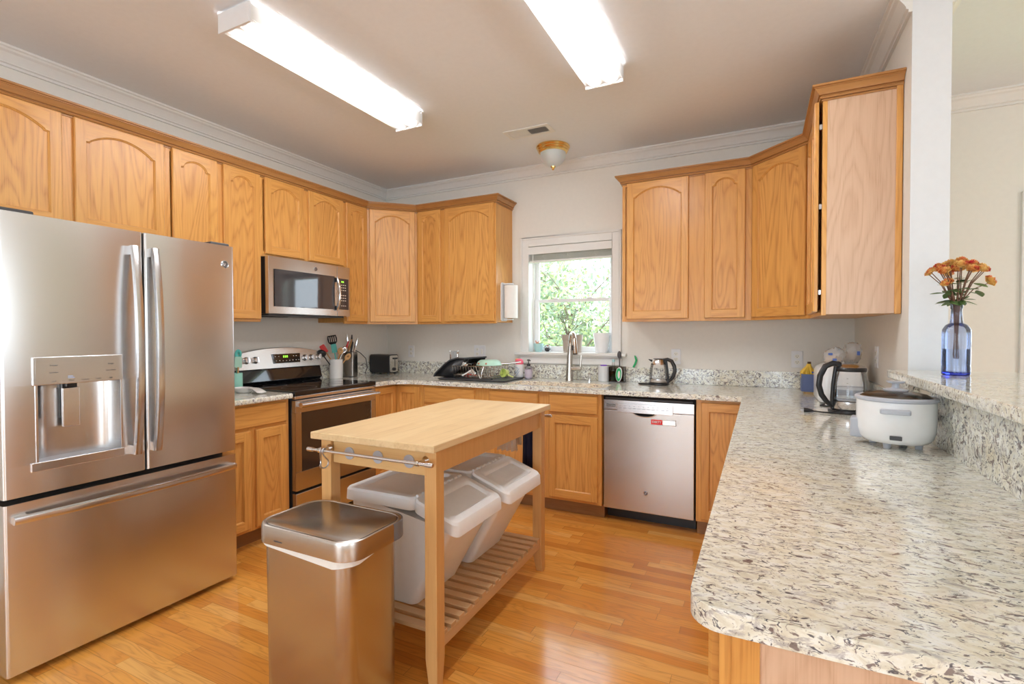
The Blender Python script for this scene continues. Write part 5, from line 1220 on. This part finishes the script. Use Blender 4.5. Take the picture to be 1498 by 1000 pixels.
for s in (-.04, .03): MB().mat('terracotta').ball((cx+s-.005, cy-.096, z0+.018), .0085).build('rivet', None, t)
t = thing('kitchen_tongs', 'chrome tongs hanging down in front of the green pan', 'tongs', (1.355, -.44, CT+.03))
for x0_, x1_, nm in ((-.035, .012, 'copper'), (.042, .018, 'chrome')): MB().mat('chrome' if nm == 'chrome' else 'nickel').tube([(cx+x0_, -.485, CT+.120), (cx+(x0_+x1_)/2, -.495, CT+.075), (cx+x1_, -.492, CT+.020)], [.004, .006, .005], 8, flat=.5).build('arm', None, t)
t = thing('measuring_cup', 'small lime green measuring cup lying at the right of the dish rack', 'measuring cup', (1.50, -.30, CT+.014))
MB().mat('lime').lathe([(.026, 0), (.030, .004), (.036, .045), (.037, .048), (.034, .047), (.026, .010), (.001, .009)], seg=24, axis=((1.490, -.262, CT+.052), (-.25, -.95, .12))).build('cup', None, t)
MB().mat('lime').tube([(1.518, -.300, CT+.045), (1.545, -.300, CT+.032), (1.568, -.295, CT+.024)], [.006, .005, .006], 8, flat=.5).build('handle', None, t)
o = MB().mat('white_plastic').tube([(1.20, -.495, CT+.040), (1.24, -.495, CT+.060), (1.275, -.490, CT+.082)], [.006, .005, .004], 8, flat=.6).build('serving_spoon'); recentre(o, (1.23, -.49, CT+.05)); tag(o, 'white plastic spoon poking out of the dish rack below the clear container', 'spoon')
o = MB().mat('red').tube([(1.17, -.40, CT+.034), (1.21, -.40, CT+.040), (1.27, -.395, CT+.036)], [.007, .009, .006], 8).build('scraper'); recentre(o, (1.22, -.4, CT+.03)); tag(o, 'small dark red utensil lying inside the dish rack', 'utensil')
o = MB().mat('clear_plastic').lathe([(.030, CT+.0005), (.038, CT+.004), (.042, CT+.20), (.046, CT+.205), (.046, CT+.222)], (.850, -.075), 28, caps=False).build('tumbler'); recentre(o, (.85, -.075, CT)); tag(o, 'tall clear tumbler behind the black basin against the backsplash', 'glass')
t = thing('soap_bottle', 'white squeeze bottle with a pink cap beside the lotion pump bottle', 'bottle', (1.550, -.15, CT+.012))
zz = CT+.0135
m = MB().mat('white_plastic').lathe([(.030, zz), (.033, zz+.004), (.038, zz+.100), (.036, zz+.108), (.001, zz+.110)], (1.550, -.150), 28, 1, .8); m.build('body', None, t)
MB().mat('pink').lathe([(.034, zz+.109), (.037, zz+.120), (.034, zz+.140), (.022, zz+.152), (.001, zz+.156)], (1.552, -.150), 28, 1, .8).build('cap', None, t)
MB().mat('orange').lathe([(.012, zz+.125), (.016, zz+.145), (.010, zz+.154), (.001, zz+.156)], (1.529, -.150), 16, 1, .9).build('spout', None, t)
m = MB().mat('label_blue')
pts = [(1.550+.0388*math.sin(q), -.150-.0315*math.cos(q), zz+.055+.020*math.sin(3*q)) for q in [(-.9+1.3*i/14) for i in range(15)]]; m.tube(pts, .0018, 5); m.tube([(p[0]+.001, p[1]-.0002, p[2]*1.0-.022) for p in pts[3:]], .0018, 5); m.tube([(p[0], p[1]-.0003, zz+.078-.3*(p[2]-zz-.055)) for p in pts[2:12]], .0018, 5)
m.build('label_swirl', None, t)
t = thing('pump_bottle', 'grey lilac soap bottle with a black pump, right of the pink-capped bottle', 'bottle', (1.630, -.13, CT))
MB().mat('clear_plastic').lathe([(.030, CT+.0005), (.033, CT+.003), (.033, CT+.085), (.028, CT+.100), (.014, CT+.110)], (1.628, -.13), 28).build('bottle', None, t)
MB().mat('lilac').lathe([(.0335, CT+.012), (.0338, CT+.013), (.0338, CT+.082), (.0335, CT+.083)], (1.628, -.13), 28, caps=False).build('label', None, t)
MB().mat('lilac').lathe([(.030, CT+.002), (.031, CT+.080), (.001, CT+.080)], (1.628, -.13), 24).build('soap', None, t)
m = MB().mat('black_plastic').lathe([(.015, CT+.108), (.015, CT+.124), (.007, CT+.128), (.004, CT+.130), (.004, CT+.152), (.012, CT+.154), (.012, CT+.162), (.001, CT+.163)], (1.628, -.13), 20); m.tube([(1.628, -.13, CT+.158), (1.643, -.145, CT+.159), (1.655, -.155, CT+.153)], .004, 8); m.build('pump', None, t)

# ============================================================ TOASTER CORNER
t = thing('toaster', 'black two-slice toaster in the counter corner, chrome control end facing the room', 'toaster', (.165, -.235, CT))
m = MB().mat('black_plastic'); m.rings([[(x, y, z) for y, z in rrect(-.300, -.165, CT+.012, CT+.185, .022, 6)] for x in (.045, .275)]); m.build('body', None, t, angle=50)
m = MB().mat('nickel'); m.rings([[(x, y, z) for y, z in rrect(-.290, -.175, CT+.022, CT+.177, .016, 6)] for x in (.272, .280)]); fp = m.build('control_face', None, t, bevel=.001)
MB().mat('black_plastic').box(.279, .281, -.222, -.214, CT+.07, CT+.150).build('lever_slot', None, fp); MB().mat('black_plastic').box(.280, .296, -.238, -.198, CT+.140, CT+.156).build('lever', None, fp, bevel=.003)
MB().mat('black_plastic').lathe([(.016, 0), (.015, .012), (.001, .013)], seg=20, axis=((.280, -.232, CT+.048), (1, 0, 0))).build('dial', None, fp)
MB().mat('nickel').box(.06, .26, -.262, -.248, CT+.1853, CT+.1865).box(.06, .26, -.218, -.204, CT+.1853, CT+.1865).build('slot_trim', None, t)
for x in (.07, .25):
    for y in (-.28, -.185): MB().mat('black_plastic').cyl((x, y, CT+.0005), (x, y, CT+.013), .012).build('foot', None, t)
o = MB().mat('black_plastic').tube([(.012, -.50, CT+.21), (.03, -.47, CT+.23), (.045, -.42, CT+.20), (.06, -.37, CT+.150), (.05, -.34, CT+.06), (.04, -.36, CT+.012), (.05, -.32, CT+.012)], .0035, 8).build('power_cord'); recentre(o, (.03, -.45, CT)); tag(o, 'black toaster cord looping up from the counter to the wall', 'cord')
t = thing('knife_block', 'square brushed steel knife block between crock and toaster', 'knife block', (.105, -.62, CT))
kx, ky = .100, -.615; ka = .35
def rot2(pts): return [(kx+x*math.cos(ka)-y*math.sin(ka), ky+x*math.sin(ka)+y*math.cos(ka)) for x, y in pts]
m = MB().mat('steel_can_lid'); m.rings([[(x, y, z) for x, y in rot2(rrect(-.052, .052, -.052, .052, .008, 3))] for z in (CT+.006, CT+.220)]); m.build('block', None, t, bevel=.001)
MB().mat('black_plastic').rings([[(x, y, z) for x, y in rot2(rrect(-.05, .05, -.05, .05, .008, 3))] for z in (CT+.0005, CT+.006)]).build('base', None, t); MB().mat('black_plastic').rings([[(x, y, z) for x, y in rot2(rrect(-.046, .046, -.046, .046, .006, 3))] for z in (CT+.2195, CT+.2225)]).build('slot_insert', None, t)
kn = [(-.035, -.02, .10, 'red', .35, 'kitchen_scissors', 'red-handled knife standing in the steel knife block'), (-.015, .0, .115, 'wood_utensil', .30, 'kitchen_knife', 'wooden-handled knife leaning in the steel knife block'), (.005, .02, .150, 'black_plastic', .05, 'kitchen_knife', 'tallest black-handled knife in the steel knife block'), (.02, -.02, .09, 'black_plastic', .2, 'kitchen_knife', 'short black-handled knife at the front of the steel block'), (.035, .01, .125, 'chrome', .25, 'kitchen_knife', 'all-steel knife at the right of the steel block'), (-.03, .025, .155, 'chrome', -.05, 'sharpening_steel', 'steel peeler handle standing at the back left of the block')]
for (dx, dy, L, mt_, ln, nm, lab) in kn:
    q = rot2([(dx, dy)])[0]; b0 = Vector((q[0], q[1], CT+.2228)); d = Vector((ln*.6, ln*.8, 1)).normalized()
    o = MB().mat(mt_).tube([b0, b0+d*L*.35, b0+d*L*.75, b0+d*L], [.0085, .011, .010, .006], 8, flat=.6).build('kitchen_knife'); recentre(o, b0); tag(o, lab, 'knife')
t = thing('utensil_crock', 'white embossed ceramic crock full of cooking utensils beside the range', 'crock', (.125, -.815, CT))
ux, uy = .125, -.800
m = MB().mat('ceramic'); seg = 40; rs = []
for h, r in ((.0005, .050), (.004, .054), (.05, .055), (.10, .055), (.158, .055), (.165, .056), (.165, .050), (.05, .048)):
    rs.append([(ux+(r+.0012*math.sin(5*a+40*h))*math.cos(a), uy+(r+.0012*math.sin(5*a+40*h))*math.sin(a), CT+h) for a in [2*PI*k/seg for k in range(seg)]])
m.rings(rs, caps=False); m.face([m.bm.verts.new(Vector(p)) for p in rs[-1]]); m.build('crock', None, t, angle=40)
def utensil(name, cat, label, mat, top, head, hm=None, base=None):
    b0 = Vector(base or (ux+rnd.uniform(-.02, .02), uy+rnd.uniform(-.02, .02), CT+.055)); tp = Vector(top); t = thing(name, label, cat, b0)
    MB().mat(mat).tube([b0, b0.lerp(tp, .5), tp], [.004, .0045, .0055], 8).build('handle', None, t)
    d = (tp-b0).normalized(); fwd = Vector((.66, -.75, 0)); s = d.cross(fwd).normalized(); n_ = s.cross(d).normalized(); h = hm or mat
    if head == 'ladle':
        m = MB().mat(h); c = tp+d*.02; m.lathe([(.038*math.cos(k*PI/12), -.030*math.sin(k*PI/12)) for k in range(6, -1, -1)], seg=24, axis=(c, (-.3, .5, .55)), caps=False); m.build('ladle_bowl', None, t, solid=.002)
    elif head == 'turner':
        m = MB().mat(h); W_ = .040
        def pt(x, y, o=0): return tuple(tp+s*x+d*y+n_*o)
        out = [(-.014, 0), (.014, 0), (.036, .025), (W_, .055), (.034, .085), (-.034, .085), (-W_, .055), (-.036, .025)]
        lp = [Vector((x, y, 0)) for x, y in out]; hs = [[Vector((x+xx, y, 0)) for xx, y in ((-.0032, .028), (-.0032, .074), (.0032, .074), (.0032, .028))] for x in (-.024, -.008, .008, .024)]
        hs = [[Vector((v.x, v.y, 0)) for v in h2] for h2 in hs]
        flat = lp+[v for h2 in hs for v in h2]; vs = [m.bm.verts.new(Vector(pt(v.x, v.y))) for v in flat]
        for a_, b_, c_2 in tessellate_polygon([lp]+hs): m.face([vs[a_], vs[b_], vs[c_2]])
        m.build('slotted_blade', None, t, solid=.002)
    elif head == 'spoon':
        m = MB().mat(h); R2 = .022
        m.rings([[tuple(tp+d*(.03+.034*math.cos(a_)*k)+s*R2*math.sin(a_)*k+n_*(.006*(k-1))) for a_ in [2*PI*i/16 for i in range(16)]] for k in (.15, .6, 1)], caps=False); m.build('bowl', None, t, solid=.003)
    elif head == 'spatula':
        m = MB().mat(h); m.rings([[tuple(tp+s*x+d*y+n_*o) for x, y in rrect(-.022, .022, -.005, .070, .008, 3)] for o in (-.003, .003)]); m.build('blade', None, t)
utensil('soup_ladle', 'ladle', 'black ladle leaning left out of the white crock', 'black_plastic', (.085, -.905, CT+.205), 'ladle')
utensil('slotted_turner', 'turner', 'black slotted turner standing highest in the white crock', 'black_plastic', (.085, -.790, CT+.285), 'turner')
utensil('spatula', 'spatula', 'red silicone spatula at the back of the white crock', 'wood_utensil', (.045, -.835, CT+.225), 'spatula', 'red')
utensil('wooden_spoon', 'spoon', 'tall wooden spoon in the middle of the white crock', 'wood_utensil', (.150, -.785, CT+.205), 'spoon')
utensil('wooden_spoon', 'spoon', 'short wooden spoon leaning right in the white crock', 'wood_utensil', (.180, -.745, CT+.160), 'spoon')
utensil('spatula', 'spatula', 'teal handled spatula in the white crock behind the wooden spoons', 'teal', (.105, -.795, CT+.225), 'spatula', 'teal')
utensil('serving_spoon', 'spoon', 'steel serving spoon leaning right in the white crock', 'chrome', (.140, -.740, CT+.215), 'spoon')

# ============================================================ COUNTER BY THE REFRIGERATOR
t = thing('spoon_rest', 'white spoon rest lying on the short counter by the range', 'spoon rest', (.35, -1.80, CT))
sx_, sy_ = .350, -1.815
m = MB().mat('ceramic').lathe([(.001, CT+.0005), (.040, CT+.0005), (.052, CT+.012), (.058, CT+.032), (.056, CT+.034), (.048, CT+.014), (.038, CT+.005), (.001, CT+.004)], (sx_, sy_), 32, 1.15, .9, caps=False); m.build('bowl', None, t)
m = MB().mat('ceramic'); m.rings([[(sx_+.045+.13*f, sy_+.006+w*(.020+.012*f)*1.0-.0*f, CT+.030-.004*f-.020*max(0, f-.6)/.4+.004*abs(w)) for w in (-1, -.6, 0, .6, 1)] for f in (0, .25, .5, .75, 1)], closed=False, caps=False); m.build('handle', None, t, solid=.004)
t = thing('utensil_jar', 'mint green jar of cooking utensils squeezed beside the refrigerator', 'jar', (.205, -1.762, CT))
jx, jy = .205, -1.762
MB().mat('mint').lathe([(.036, CT+.0005), (.038, CT+.004), (.038, CT+.120), (.034, CT+.120), (.033, CT+.010), (.001, CT+.008)], (jx, jy), 32, caps=False).build('jar', None, t, angle=40)
ux, uy = jx, jy
utensil('spatula', 'spatula', 'pale mint spatula in the green jar by the refrigerator', 'wood_utensil', (jx+.012, jy+.006, CT+.160), 'spatula', 'mint_pale', base=(jx+.01, jy+.0, CT+.03))
utensil('wooden_spoon', 'spoon', 'teal slotted spoon head standing tall in the green jar', 'teal', (jx-.012, jy+.020, CT+.215), 'spoon', 'teal', base=(jx-.008, jy+.0, CT+.03))
